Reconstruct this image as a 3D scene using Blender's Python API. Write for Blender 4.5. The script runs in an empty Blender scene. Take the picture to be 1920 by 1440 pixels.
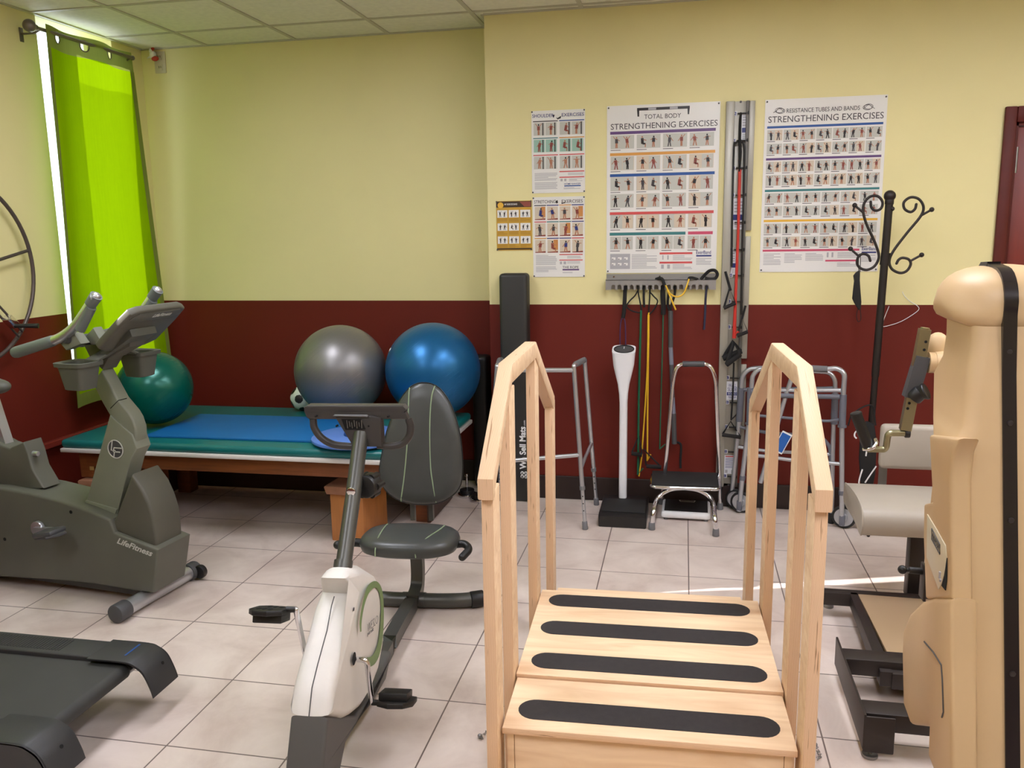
import bpy, bmesh, math, random
from mathutils import Vector, Matrix
PI = math.pi
random.seed(7)
SC = bpy.context.scene
COL = SC.collection
# ---------------------------------------------------------------- camera
F, PITCH, YAW, ROLL, HC = 1577.94, 0.176712, 0.201865, -0.0158262, 1.6
_cy, _sy, _cp, _sp = math.cos(YAW), math.sin(YAW), math.cos(PITCH), math.sin(PITCH)
FWD = Vector((-_sy*_cp, _cy*_cp, -_sp)); _r0 = Vector((_cy, _sy, 0)); _u0 = _r0.cross(FWD)
_cr, _sr = math.cos(ROLL), math.sin(ROLL)
RIGHT = _cr*_r0+_sr*_u0; UP = -_sr*_r0+_cr*_u0
EYE = Vector((0, 0, HC))
cam_d = bpy.data.cameras.new('camera'); cam = bpy.data.objects.new('camera', cam_d); COL.objects.link(cam)
cam.matrix_world = Matrix.Translation(EYE) @ Matrix((RIGHT, UP, -FWD)).transposed().to_4x4()
cam_d.sensor_fit = 'HORIZONTAL'; cam_d.sensor_width = 36.0; cam_d.lens = F/1920*36.0
cam_d.clip_start = 0.02; cam_d.clip_end = 200
SC.camera = cam
# ---------------------------------------------------------------- view, world, sun
SC.view_settings.view_transform = 'Standard'; SC.view_settings.look = 'None'
SC.view_settings.gamma = 1.0; SC.view_settings.use_curve_mapping = False
SC.view_settings.exposure = 0.0
W = bpy.data.worlds.new('world'); SC.world = W; W.use_nodes = True
bg = W.node_tree.nodes['Background']; bg.inputs[0].default_value = (0.80, 0.90, 1.0, 1); bg.inputs[1].default_value = 5.0
sun_d = bpy.data.lights.new('sun', 'SUN'); sun_d.energy = 16; sun_d.angle = 0.004; sun_d.color = (1.0, 0.93, 0.95)
sun = bpy.data.objects.new('sun', sun_d); COL.objects.link(sun)
SUN_TO = Vector((1.0, 0.294, -0.52))           # the direction the sunlight travels: in through the windows of the left wall
sun.rotation_euler = SUN_TO.to_track_quat('-Z', 'Y').to_euler()
LAMP_W = 19.5                                   # radiance of the ceiling lamp diffusers
# ---------------------------------------------------------------- measuring helpers: a viewing ray cut by a real plane
def ray(px, py):
    return RIGHT*((px-960)/F) - UP*((py-720)/F) + FWD
def pY(px, py, y): r = ray(px, py); return EYE+r*(y/r.y)
def pX(px, py, x): r = ray(px, py); return EYE+r*(x/r.x)
def pZ(px, py, z): r = ray(px, py); return EYE+r*((z-HC)/r.z)
def pP(px, py, pt, n):
    r = ray(px, py); n = Vector(n); return EYE+r*((Vector(pt)-EYE).dot(n)/r.dot(n))
# ---------------------------------------------------------------- object helpers
def tag(o, label=None, cat=None, group=None, kind=None):
    if label: o['label'] = label
    if cat: o['category'] = cat
    if group: o['group'] = group
    if kind: o['kind'] = kind
    return o
def thing(name, label, cat, loc=(0, 0, 0), rotz=0, group=None):
    o = bpy.data.objects.new(name, None); COL.objects.link(o)
    o.location = loc; o.rotation_euler = (0, 0, rotz); o.empty_display_size = 0.1
    return tag(o, label, cat, group)
def frame(o):
    M = Matrix.Identity(4)
    while o:
        M = Matrix.LocRotScale(o.location, o.rotation_euler, o.scale) @ M
        o = o.parent
    return M
def obj(name, bm, mat, parent=None, smooth=True, world=True, ang=38, loc=None):
    """link bm as ONE mesh object; world=True: bm is in world coordinates, else in the parent's"""
    if parent is not None and world:
        bm.transform(frame(parent).inverted())
    bmesh.ops.recalc_face_normals(bm, faces=bm.faces)
    me = bpy.data.meshes.new(name)
    o = bpy.data.objects.new(name, me); COL.objects.link(o)
    if parent is None and bm.verts:                      # origin at the mesh's own base
        xs = [v.co for v in bm.verts]
        c = Vector(((min(v.x for v in xs)+max(v.x for v in xs))/2, (min(v.y for v in xs)+max(v.y for v in xs))/2, min(v.z for v in xs)))
        bm.transform(Matrix.Translation(-c)); o.location = c
    bm.to_mesh(me); bm.free()
    for m in (mat if isinstance(mat, (list, tuple)) else [mat]): me.materials.append(m)
    if smooth:
        me.polygons.foreach_set('use_smooth', [True]*len(me.polygons))
        me.set_sharp_from_angle(angle=math.radians(ang))
    if parent is not None: o.parent = parent
    return o
def struct(name, bm, mat, parent=None, smooth=False):
    o = obj(name, bm, mat, parent, smooth)
    if parent is None: o['kind'] = 'structure'
    return o
def NB(): return bmesh.new()
def mark(bm, n0, mi):
    bm.faces.ensure_lookup_table()
    for f in bm.faces[n0:]: f.material_index = mi
def box(bm, lo, hi, bev=0, seg=2, M=None, mi=0):
    lo, hi = Vector(lo), Vector(hi); n0 = len(bm.faces); v0 = len(bm.verts)
    t = bmesh.new()
    bmesh.ops.create_cube(t, size=1)
    for v in t.verts: v.co = Vector(((v.co.x+.5)*(hi.x-lo.x)+lo.x, (v.co.y+.5)*(hi.y-lo.y)+lo.y, (v.co.z+.5)*(hi.z-lo.z)+lo.z))
    if bev > 0: bmesh.ops.bevel(t, geom=list(t.edges)+list(t.verts), offset=bev, segments=seg, profile=.5, affect='EDGES')
    merge(bm, t, M, mi); return bm
def merge(bm, t, M=None, mi=None):
    if M is not None: t.transform(M)
    me = bpy.data.meshes.new('tmp'); t.to_mesh(me); t.free(); n0 = len(bm.faces)
    bm.from_mesh(me); bpy.data.meshes.remove(me)
    if mi is not None: mark(bm, n0, mi)
def prism(bm, pts, vec, bev=0, seg=2, mi=0):
    """closed outline pts (3D, planar) pushed out along vec"""
    t = bmesh.new(); vec = Vector(vec)
    a = [t.verts.new(Vector(p)) for p in pts]; b = [t.verts.new(Vector(p)+vec) for p in pts]; n = len(pts)
    t.faces.new(a[::-1]); t.faces.new(b)
    for i in range(n): t.faces.new((a[i], a[(i+1) % n], b[(i+1) % n], b[i]))
    bmesh.ops.recalc_face_normals(t, faces=t.faces)
    if bev > 0:
        ed = [e for e in t.edges if (e.verts[0] in a) == (e.verts[1] in a)]
        bmesh.ops.bevel(t, geom=ed, offset=bev, segments=seg, profile=.5, affect='EDGES')
    merge(bm, t, None, mi); return bm
def spline(pts, n=6, closed=False):
    P = [Vector(p) for p in pts]; out = []; m = len(P)
    for i in range(m if closed else m-1):
        p0 = P[(i-1) % m] if closed or i > 0 else P[0]*2-P[1]
        p1, p2 = P[i], P[(i+1) % m]
        p3 = P[(i+2) % m] if closed or i < m-2 else P[-1]*2-P[-2]
        for k in range(n):
            t = k/n
            out.append(.5*((2*p1)+(p2-p0)*t+(2*p0-5*p1+4*p2-p3)*t*t+(3*p1-p0-3*p2+p3)*t**3))
    if not closed: out.append(P[-1])
    return out
def fillet(pts, r, n=6):
    """polyline with its inner corners rounded"""
    P = [Vector(p) for p in pts]; out = [P[0]]
    for i in range(1, len(P)-1):
        rr = r[i-1] if isinstance(r, (list, tuple)) else r
        a, b = (P[i-1]-P[i]), (P[i+1]-P[i]); la, lb = a.length, b.length
        d = min(rr, la*.48, lb*.48); a.normalize(); b.normalize()
        p, q = P[i]+a*d, P[i]+b*d
        for k in range(n+1):
            t = k/n; out.append(p*(1-t)**2+P[i]*2*t*(1-t)+q*t*t)
    out.append(P[-1]); return out
def tube(bm, pts, r, n=12, closed=False, caps=True, mi=0, flat=1.0, up=None, rnd=False):
    """round (or, flat<1, oval) tube along pts; r a number or one per point"""
    P = [Vector(p) for p in pts]; Q = [P[0]]
    for p in P[1:]:
        if (p-Q[-1]).length > 1e-5: Q.append(p)
    if not isinstance(r, (list, tuple)): P = Q
    m = len(P); R = r if isinstance(r, (list, tuple)) else [r]*m
    if rnd and not closed:
        d0 = (P[0]-P[1]).normalized(); d1 = (P[-1]-P[-2]).normalized()
        pre = [(P[0]+d0*R[0]*math.sin(a), R[0]*math.cos(a)) for a in (1.35, .9, .45)]
        post = [(P[-1]+d1*R[-1]*math.sin(a), R[-1]*math.cos(a)) for a in (.45, .9, 1.35)]
        P = [a for a, b in pre]+P+[a for a, b in post]; R = [b for a, b in pre]+list(R)+[b for a, b in post]; m = len(P)
    T = []
    for i in range(m):
        if closed: d = P[(i+1) % m]-P[i-1]
        else: d = P[min(i+1, m-1)]-P[max(i-1, 0)]
        T.append(d.normalized())
    nrm = Vector(up) if up else (Vector((0, 0, 1)) if abs(T[0].z) < .9 else Vector((1, 0, 0)))
    nrm = (nrm-T[0]*nrm.dot(T[0])).normalized(); rings = []; n0 = len(bm.faces)
    for i in range(m):
        nrm = nrm-T[i]*nrm.dot(T[i])
        nrm.normalize(); b = T[i].cross(nrm)
        rings.append([bm.verts.new(P[i]+nrm*(R[i]*math.cos(2*PI*k/n))+b*(R[i]*flat*math.sin(2*PI*k/n))) for k in range(n)])
    for i in range(m if closed else m-1):
        a, c = rings[i], rings[(i+1) % m]
        for k in range(n): bm.faces.new((a[k], a[(k+1) % n], c[(k+1) % n], c[k]))
    if caps and not closed: bm.faces.new(rings[0][::-1]); bm.faces.new(rings[-1])
    mark(bm, n0, mi); return bm
def bar(bm, pts, w, h, up=(0, 0, 1), mi=0, closed=False):
    """rectangular section w (sideways) x h (along up) swept along pts"""
    P = [Vector(p) for p in pts]; m = len(P); rings = []; n0 = len(bm.faces)
    for i in range(m):
        if closed: d = P[(i+1) % m]-P[i-1]
        else: d = P[min(i+1, m-1)]-P[max(i-1, 0)]
        d.normalize(); u = Vector(up); u = (u-d*u.dot(d)).normalized(); s = d.cross(u)
        k = 1.0
        if (closed or 0 < i < m-1):
            a = (P[i]-P[i-1]).normalized(); k = 1/max(.5, a.dot(d))
        # miter only in the bending plane (u for bends in the u-plane, s otherwise)
        rings.append([bm.verts.new(P[i]+s*(w/2*a_)+u*(h/2*b_*k)) for a_, b_ in ((-1, -1), (1, -1), (1, 1), (-1, 1))])
    for i in range(m if closed else m-1):
        a, c = rings[i], rings[(i+1) % m]
        for k in range(4): bm.faces.new((a[k], a[(k+1) % 4], c[(k+1) % 4], c[k]))
    if not closed: bm.faces.new(rings[0][::-1]); bm.faces.new(rings[-1])
    mark(bm, n0, mi); return bm
def cyl(bm, a, b, r, n=24, r2=None, bev=0, mi=0):
    a, b = Vector(a), Vector(b); d = b-a; L = d.length; r2 = r if r2 is None else r2
    prof = [(0, 0), (r, 0), (r2, L), (0, L)]
    if bev: prof = [(0, 0), (r-bev, 0), (r-bev*.3, bev*.3), (r, bev), (r2, L-bev), (r2-bev*.3, L-bev*.3), (r2-bev, L), (0, L)]
    return lathe(bm, prof, a, d, n, mi)
def lathe(bm, prof, o, axis, n=24, mi=0):
    o = Vector(o); M = Matrix.Translation(o) @ Vector(axis).to_track_quat('Z', 'Y').to_matrix().to_4x4(); n0 = len(bm.faces)
    rings = []
    for (r, z) in prof:
        if r < 1e-6: rings.append([bm.verts.new(M @ Vector((0, 0, z)))])
        else: rings.append([bm.verts.new(M @ Vector((r*math.cos(2*PI*k/n), r*math.sin(2*PI*k/n), z))) for k in range(n)])
    for i in range(len(rings)-1):
        a, c = rings[i], rings[i+1]
        for k in range(n):
            f = [a[k % len(a)], a[(k+1) % len(a)], c[(k+1) % len(c)], c[k % len(c)]]
            g = []
            for v in f:
                if v not in g: g.append(v)
            if len(g) > 2: bm.faces.new(g)
    mark(bm, n0, mi); return bm
def ball(bm, c, r, sx=1, sy=1, sz=1, n=32, mi=0):
    t = bmesh.new(); bmesh.ops.create_uvsphere(t, u_segments=n, v_segments=n//2, radius=r)
    merge(bm, t, Matrix.Translation(Vector(c)) @ Matrix.Diagonal((sx, sy, sz, 1)), mi); return bm
def disc(bm, c, nrm, r, n=20, mi=0):
    M = Matrix.Translation(Vector(c)) @ Vector(nrm).to_track_quat('Z', 'Y').to_matrix().to_4x4()
    f = bm.faces.new([bm.verts.new(M @ Vector((r*math.cos(2*PI*k/n), r*math.sin(2*PI*k/n), 0))) for k in range(n)]); f.material_index = mi
    return bm
def quad(bm, p, mi=0):
    f = bm.faces.new([bm.verts.new(Vector(q)) for q in p]); f.material_index = mi
def text(bm, s, size, M, depth=.0006, width=None, mi=0, off=0, align='LEFT', shear=0, sx=1):
    """lettering as mesh, in the XY plane of M"""
    cu = bpy.data.curves.new('t', 'FONT'); cu.body = s; cu.size = size; cu.extrude = depth; cu.align_x = align; cu.offset = off; cu.shear = shear
    cu.resolution_u = 3
    o = bpy.data.objects.new('t', cu); COL.objects.link(o)
    dg = bpy.context.evaluated_depsgraph_get(); me = bpy.data.meshes.new_from_object(o.evaluated_get(dg))
    bpy.data.objects.remove(o); bpy.data.curves.remove(cu)
    t = bmesh.new(); t.from_mesh(me); bpy.data.meshes.remove(me)
    if t.verts:
        x0 = min(v.co.x for v in t.verts); x1 = max(v.co.x for v in t.verts)
        if width: sx = width/(x1-x0)
        if align == 'LEFT':
            for v in t.verts: v.co.x = (v.co.x-x0)*sx
        else:
            for v in t.verts: v.co.x *= sx
    merge(bm, t, M, mi); return bm
def basis(o, x, y):
    x = Vector(x).normalized(); y = Vector(y); y = (y-x*y.dot(x)).normalized(); z = x.cross(y)
    M = Matrix((x, y, z)).transposed().to_4x4(); M.translation = Vector(o); return M
# ---------------------------------------------------------------- materials
def lin(h):
    if isinstance(h, str):
        h = h.lstrip('#'); c = [int(h[i:i+2], 16)/255 for i in (0, 2, 4)]
    else: c = [x/255 for x in h]
    return tuple(((x/12.92) if x <= .04045 else ((x+.055)/1.055)**2.4) for x in c)+(1,)
MATS = {}
def mat(name, col, rough=.5, metal=0, var=0, vscale=8, bump=0, bscale=200, spec=.5, coat=0, trans=0, emit=0, stretch=None, col2=None):
    m = bpy.data.materials.new(name); m.use_nodes = True; nt = m.node_tree; b = nt.nodes['Principled BSDF']
    c = lin(col); b.inputs['Base Color'].default_value = c; b.inputs['Roughness'].default_value = rough; b.inputs['Metallic'].default_value = metal
    b.inputs['Specular IOR Level'].default_value = spec; b.inputs['Coat Weight'].default_value = coat; b.inputs['Coat Roughness'].default_value = .12
    if emit: b.inputs['Emission Color'].default_value = c; b.inputs['Emission Strength'].default_value = emit
    if var or bump or col2:
        tc = nt.nodes.new('ShaderNodeTexCoord'); mp = nt.nodes.new('ShaderNodeMapping'); nt.links.new(tc.outputs['Object'], mp.inputs[0])
        if stretch: mp.inputs['Scale'].default_value = stretch
    if var or col2:
        n = nt.nodes.new('ShaderNodeTexNoise'); n.inputs['Scale'].default_value = vscale; n.inputs['Detail'].default_value = 5
        nt.links.new(mp.outputs[0], n.inputs['Vector'])
        rp = nt.nodes.new('ShaderNodeValToRGB'); e = rp.color_ramp.elements
        e[0].position = .32; e[1].position = .68
        d = lin(col2) if col2 else tuple(x*(1-var) for x in c[:3])+(1,)
        u = c if col2 else tuple(min(1, x*(1+var)) for x in c[:3])+(1,)
        e[0].color = d; e[1].color = u
        nt.links.new(n.outputs['Fac'], rp.inputs[0]); nt.links.new(rp.outputs[0], b.inputs['Base Color'])
    if bump:
        n2 = nt.nodes.new('ShaderNodeTexNoise'); n2.inputs['Scale'].default_value = bscale; nt.links.new(mp.outputs[0], n2.inputs['Vector'])
        bp = nt.nodes.new('ShaderNodeBump'); bp.inputs['Strength'].default_value = bump; bp.inputs['Distance'].default_value = .002
        nt.links.new(n2.outputs['Fac'], bp.inputs['Height']); nt.links.new(bp.outputs[0], b.inputs['Normal'])
    MATS[name] = m; return m
# ---------------------------------------------------------------- shared materials
m_yel = mat('wall_yellow_paint', (226, 215, 158), .55, var=.03, vscale=1.6, bump=.12, bscale=60)
m_mar = mat('wall_maroon_paint', (99, 27, 15), .6, spec=.3, var=.06, vscale=2.2, bump=.15, bscale=60)
m_base = mat('baseboard_dark_brown', (40, 26, 22), .5, var=.1)
m_white = mat('white_paint', (232, 232, 232), .45, var=.02)
m_wplastic = mat('white_plastic', (226, 226, 228), .35, var=.02)
m_black = mat('black_plastic', (24, 23, 23), .45, bump=.1, bscale=300)
m_blackst = mat('black_strap', (18, 17, 17), .8, bump=.3, bscale=500)
m_rubber = mat('black_rubber', (30, 29, 29), .75, bump=.2, bscale=400)
m_chrome = mat('chrome', (225, 225, 228), .12, 1)
m_alu = mat('brushed_aluminium', (200, 202, 206), .3, .8, bump=.05, bscale=300)
m_steel = mat('dull_steel', (150, 150, 150), .4, 1)
m_greyrub = mat('grey_rubber', (112, 112, 114), .75, var=.05)
m_dgrey = mat('dark_grey_plastic', (72, 72, 74), .5, bump=.1, bscale=200)
m_hole = mat('dark_hole', (8, 8, 8), .9)
def floor_mat():
    m = bpy.data.materials.new('floor_ceramic_tile'); m.use_nodes = True; nt = m.node_tree; N = nt.nodes; L = nt.links; b = N['Principled BSDF']
    tc = N.new('ShaderNodeTexCoord'); mp = N.new('ShaderNodeMapping'); L.new(tc.outputs['Object'], mp.inputs[0])
    br = N.new('ShaderNodeTexBrick'); br.offset = 0; br.squash = 1
    br.inputs['Scale'].default_value = 1; br.inputs['Brick Width'].default_value = .412; br.inputs['Row Height'].default_value = .410
    br.inputs['Mortar Size'].default_value = .0028; br.inputs['Mortar Smooth'].default_value = .15
    br.inputs['Color1'].default_value = (.42, .42, .42, 1); br.inputs['Color2'].default_value = (.58, .58, .58, 1); br.inputs['Mortar'].default_value = (.5, .5, .5, 1)
    L.new(mp.outputs[0], br.inputs['Vector'])
    n1 = N.new('ShaderNodeTexNoise'); n1.inputs['Scale'].default_value = 3.2; n1.inputs['Detail'].default_value = 7; n1.inputs['Roughness'].default_value = .62; n1.inputs['Distortion'].default_value = .6
    L.new(mp.outputs[0], n1.inputs['Vector'])
    ad = N.new('ShaderNodeMath'); ad.operation = 'ADD'; L.new(n1.outputs['Fac'], ad.inputs[0])
    sp = N.new('ShaderNodeMath'); sp.operation = 'MULTIPLY_ADD'; sp.inputs[1].default_value = .35; sp.inputs[2].default_value = -.175
    L.new(br.outputs['Color'], sp.inputs[0]); L.new(sp.outputs[0], ad.inputs[1])
    rp = N.new('ShaderNodeValToRGB'); e = rp.color_ramp.elements
    e[0].position = .3; e[0].color = lin((190, 172, 162)); e[1].position = .72; e[1].color = lin((222, 209, 199))
    k = e.new(.5); k.color = lin((208, 193, 183))
    L.new(ad.outputs[0], rp.inputs[0])
    mx = N.new('ShaderNodeMix'); mx.data_type = 'RGBA'; L.new(br.outputs['Fac'], mx.inputs['Factor']); L.new(rp.outputs[0], mx.inputs[6]); mx.inputs[7].default_value = lin((112, 98, 92))
    L.new(mx.outputs[2], b.inputs['Base Color'])
    rr = N.new('ShaderNodeMapRange'); rr.inputs[3].default_value = .28; rr.inputs[4].default_value = .5; L.new(n1.outputs['Fac'], rr.inputs[0]); L.new(rr.outputs[0], b.inputs['Roughness'])
    bp = N.new('ShaderNodeBump'); bp.invert = True; bp.inputs['Strength'].default_value = .5; bp.inputs['Distance'].default_value = .002
    L.new(br.outputs['Fac'], bp.inputs['Height']); L.new(bp.outputs[0], b.inputs['Normal'])
    return m
m_floor = floor_mat()
def ply_mat(name, face=True):
    """birch plywood: pale face veneer, or the layered edge"""
    m = bpy.data.materials.new(name); m.use_nodes = True; nt = m.node_tree; N = nt.nodes; L = nt.links; b = N['Principled BSDF']
    tc = N.new('ShaderNodeTexCoord'); mp = N.new('ShaderNodeMapping'); L.new(tc.outputs['Object'], mp.inputs[0])
    if face:
        mp.inputs['Scale'].default_value = (1.2, 9, 9)
        n = N.new('ShaderNodeTexNoise'); n.inputs['Scale'].default_value = 2.2; n.inputs['Detail'].default_value = 6; n.inputs['Distortion'].default_value = 1.4; L.new(mp.outputs[0], n.inputs['Vector'])
        rp = N.new('ShaderNodeValToRGB'); e = rp.color_ramp.elements; e[0].position = .3; e[0].color = lin((221, 186, 148)); e[1].position = .7; e[1].color = lin((239, 211, 175))
        L.new(n.outputs['Fac'], rp.inputs[0]); L.new(rp.outputs[0], b.inputs['Base Color'])
    else:
        wv = N.new('ShaderNodeTexWave'); wv.wave_type = 'BANDS'; wv.bands_direction = 'X'; wv.inputs['Scale'].default_value = 95; wv.inputs['Distortion'].default_value = 1.6; wv.inputs['Detail'].default_value = 1
        L.new(mp.outputs[0], wv.inputs['Vector'])
        mp2 = N.new('ShaderNodeMapping'); mp2.inputs['Scale'].default_value = (160, 160, 9); L.new(tc.outputs['Object'], mp2.inputs[0])
        n = N.new('ShaderNodeTexNoise'); n.inputs['Scale'].default_value = 1; n.inputs['Detail'].default_value = 2; L.new(mp2.outputs[0], n.inputs['Vector'])
        rp = N.new('ShaderNodeValToRGB'); e = rp.color_ramp.elements; e[0].position = .1; e[0].color = lin((212, 172, 136)); e[1].position = .8; e[1].color = lin((233, 198, 162))
        L.new(wv.outputs['Fac'], rp.inputs[0])
        r2 = N.new('ShaderNodeValToRGB'); f = r2.color_ramp.elements; f[0].position = .27; f[0].color = (.35, .26, .18, 1); f[1].position = .33; f[1].color = (1, 1, 1, 1); L.new(n.outputs['Fac'], r2.inputs[0])
        mx = N.new('ShaderNodeMix'); mx.data_type = 'RGBA'; mx.blend_type = 'MULTIPLY'; mx.inputs['Factor'].default_value = .8; L.new(rp.outputs[0], mx.inputs[6]); L.new(r2.outputs[0], mx.inputs[7])
        L.new(mx.outputs[2], b.inputs['Base Color'])
    b.inputs['Roughness'].default_value = .55; b.inputs['Specular IOR Level'].default_value = .35
    return m
m_ply = ply_mat('birch_plywood_face'); m_plye = ply_mat('birch_plywood_edge', False)
# ---------------------------------------------------------------- the room
XL, XR_, YB, YR, ZC, ZR, XJ, YF = -3.5, 3.1, 5.2, 4.91, 2.82, 1.186, -1.133, -2.6
bm = NB(); box(bm, (XL-.15, YF-.15, -.1), (XR_+.15, YB+.15, 0)); fl = struct('floor', bm, m_floor)
fl.data.transform(Matrix.Translation(fl.location)); 
# floor origin moved onto a tile corner so that the joints fall where they do in the room
TX, TY = .051, 3.002
fl.data.transform(Matrix.Translation((-TX, -TY, 0))); fl.location = (TX, TY, 0)
def wall(name, x0, x1, y0, y1, extra=()):
    bm = NB()
    box(bm, (x0, y0, 0), (x1, y1, ZR), mi=1); box(bm, (x0, y0, ZR), (x1, y1, ZC), mi=0)
    return struct(name, bm, [m_yel, m_mar])
wall('wall_back', XL-.15, XJ, YB, YB+.15)
# right-hand stretch of the back wall, 29 cm nearer, with the doorway
DX0, DX1, DZ = 1.65, 2.57, 2.125
bm = NB()
for lo, hi, z0, z1 in ((XJ, DX0, 0, ZC), (DX1, XR_+.15, 0, ZC), (DX0, DX1, DZ, ZC)):
    if z0 < ZR: box(bm, (lo, YR, z0), (hi, YR+.44, ZR), mi=1); box(bm, (lo, YR, ZR), (hi, YR+.44, z1), mi=0)
    else: box(bm, (lo, YR, z0), (hi, YR+.44, z1), mi=0)
struct('wall_back_right', bm, [m_yel, m_mar])
# left wall with the two window openings
WY0, WY1, WZ0, WZ1 = 4.268, 4.90, .82, 2.812
VY0, VY1, VZ0, VZ1 = 2.15, 2.92, 1.45, 2.72
def lw(bm, y0, y1, z0, z1):
    if z0 < ZR: box(bm, (XL-.22, y0, z0), (XL, y1, min(z1, ZR)), mi=1)
    if z1 > ZR: box(bm, (XL-.22, y0, max(z0, ZR)), (XL, y1, z1), mi=0)
bm = NB()
lw(bm, YF-.15, VY0, 0, ZC); lw(bm, VY0, VY1, 0, VZ0); lw(bm, VY0, VY1, VZ1, ZC); lw(bm, VY1, WY0, 0, ZC)
lw(bm, WY0, WY1, 0, WZ0); lw(bm, WY0, WY1, WZ1, ZC); lw(bm, WY1, YB+.15, 0, ZC)
struct('wall_left', bm, [m_yel, m_mar])
wall('wall_front', XL-.15, XR_+.15, YF-.15, YF)
wall('wall_right', XR_, XR_+.15, YF, YR)
# baseboards
for nm, lo, hi in (('baseboard_back', (XL, YB-.012, 0), (XJ-.002, YB, .14)), ('baseboard_right', (XJ-.012, YR-.012, 0), (DX0-.055, YR, .145)), ('baseboard_left', (XL, YF, 0), (XL+.012, YB-.012, .14)), ('baseboard_jog', (XJ-.012, YR, 0), (XJ, YB-.012, .145))):
    bm = NB(); box(bm, lo, hi, .004); struct(nm, bm, m_base)
# ceiling: lay-in panels on a metal grid
def ceil_mat():
    m = mat('ceiling_panel', (226, 224, 208), .85, var=.05, vscale=30, bump=.35, bscale=110); return m
m_ceil = ceil_mat(); m_grid = mat('ceiling_grid_metal', (186, 182, 164), .5)
bm = NB(); box(bm, (XL-.15, YF-.15, ZC), (XR_+.15, YB+.15, ZC+.1)); cl = struct('ceiling', bm, m_ceil)
bm = NB()
for k in range(-1, 11):
    x = -3.02+.61*k
    if XL < x < XR_: box(bm, (x-.012, YF, ZC-.006), (x+.012, YB, ZC+.001))
for k in range(-1, 13):
    y = 4.83-.61*k
    if YF < y < YB: box(bm, (XL, y-.012, ZC-.0055), (XR_, y+.012, ZC+.001))
box(bm, (XL, YB-.022, ZC-.007), (XJ, YB, ZC)); box(bm, (XL, YF, ZC-.007), (XL+.022, YB, ZC)); box(bm, (XJ, YR-.022, ZC-.007), (XR_, YR, ZC)); box(bm, (XJ-.02, YR, ZC-.007), (XJ, YB, ZC))
struct('trim_1', bm, m_grid)
# windows in the left wall
m_wframe = mat('window_frame_paint', (225, 225, 225), .4)
m_glass = bpy.data.materials.new('window_glass'); m_glass.use_nodes = True
_n = m_glass.node_tree; _n.nodes.remove(_n.nodes['Principled BSDF'])
_t = _n.nodes.new('ShaderNodeBsdfTransparent'); _g = _n.nodes.new('ShaderNodeBsdfGlossy'); _g.inputs['Roughness'].default_value = .02; _m = _n.nodes.new('ShaderNodeMixShader'); _m.inputs[0].default_value = .06
_n.links.new(_t.outputs[0], _m.inputs[1]); _n.links.new(_g.outputs[0], _m.inputs[2]); _n.links.new(_m.outputs[0], _n.nodes['Material Output'].inputs[0])
m_screen = bpy.data.materials.new('sun_dim_mesh'); m_screen.use_nodes = True; _n = m_screen.node_tree; _n.nodes.remove(_n.nodes['Principled BSDF'])
_t = _n.nodes.new('ShaderNodeBsdfTransparent'); _g = _n.nodes.new('ShaderNodeBsdfDiffuse'); _g.inputs[0].default_value = (.03, .03, .03, 1); _m = _n.nodes.new('ShaderNodeMixShader'); _m.inputs[0].default_value = .38
_n.links.new(_t.outputs[0], _m.inputs[1]); _n.links.new(_g.outputs[0], _m.inputs[2]); _n.links.new(_m.outputs[0], _n.nodes['Material Output'].inputs[0])
for nm, lab, y0, y1, z0, z1 in (('window_1', 'tall window in the left wall behind the green curtain', WY0, WY1, WZ0, WZ1), ('window_2', 'curtained window in the left wall nearer to the viewer, outside the view', VY0, VY1, VZ0, VZ1)):
    w = thing(nm, lab, 'window', (XL-.11, (y0+y1)/2, z0)); w['kind'] = 'structure'
    bm = NB(); xa, xb = -3.715, -3.665
    box(bm, (xa, y0, z0), (xb, y0+(.10 if nm == 'window_1' else .04), z1), .004); box(bm, (xa, y1-.04, z0), (xb, y1, z1), .004); box(bm, (xa, y0+.04, z0), (xb, y1-.04, z0+.05), .004); box(bm, (xa, y0+.04, z1-.012), (xb, y1-.04, z1), .002)  # left jamb of the far window widened, unseen, to block sun from the curtain
    obj('window_frame', bm, m_wframe, w)
    bm = NB(); box(bm, (-3.692, y0+.035, z0+.045), (-3.688, y1-.035, z1-.008)); obj('pane', bm, m_glass, w)
    if nm == 'window_1':
        bm = NB(); quad(bm, ((-3.705, y0+.1, z0+.05), (-3.705, y1-.04, z0+.05), (-3.705, y1-.04, 2.645), (-3.705, y0+.1, 2.645))); obj('sun_dim_screen', bm, m_screen, w, smooth=False)  # added unseen screen that dims the sun on the lower curtain
    bm = NB(); box(bm, (-3.66, y0+.001, z0+.001), (-3.49, y1-.001, z0+.022), .004); obj('window_sill', bm, m_wframe, w)
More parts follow.
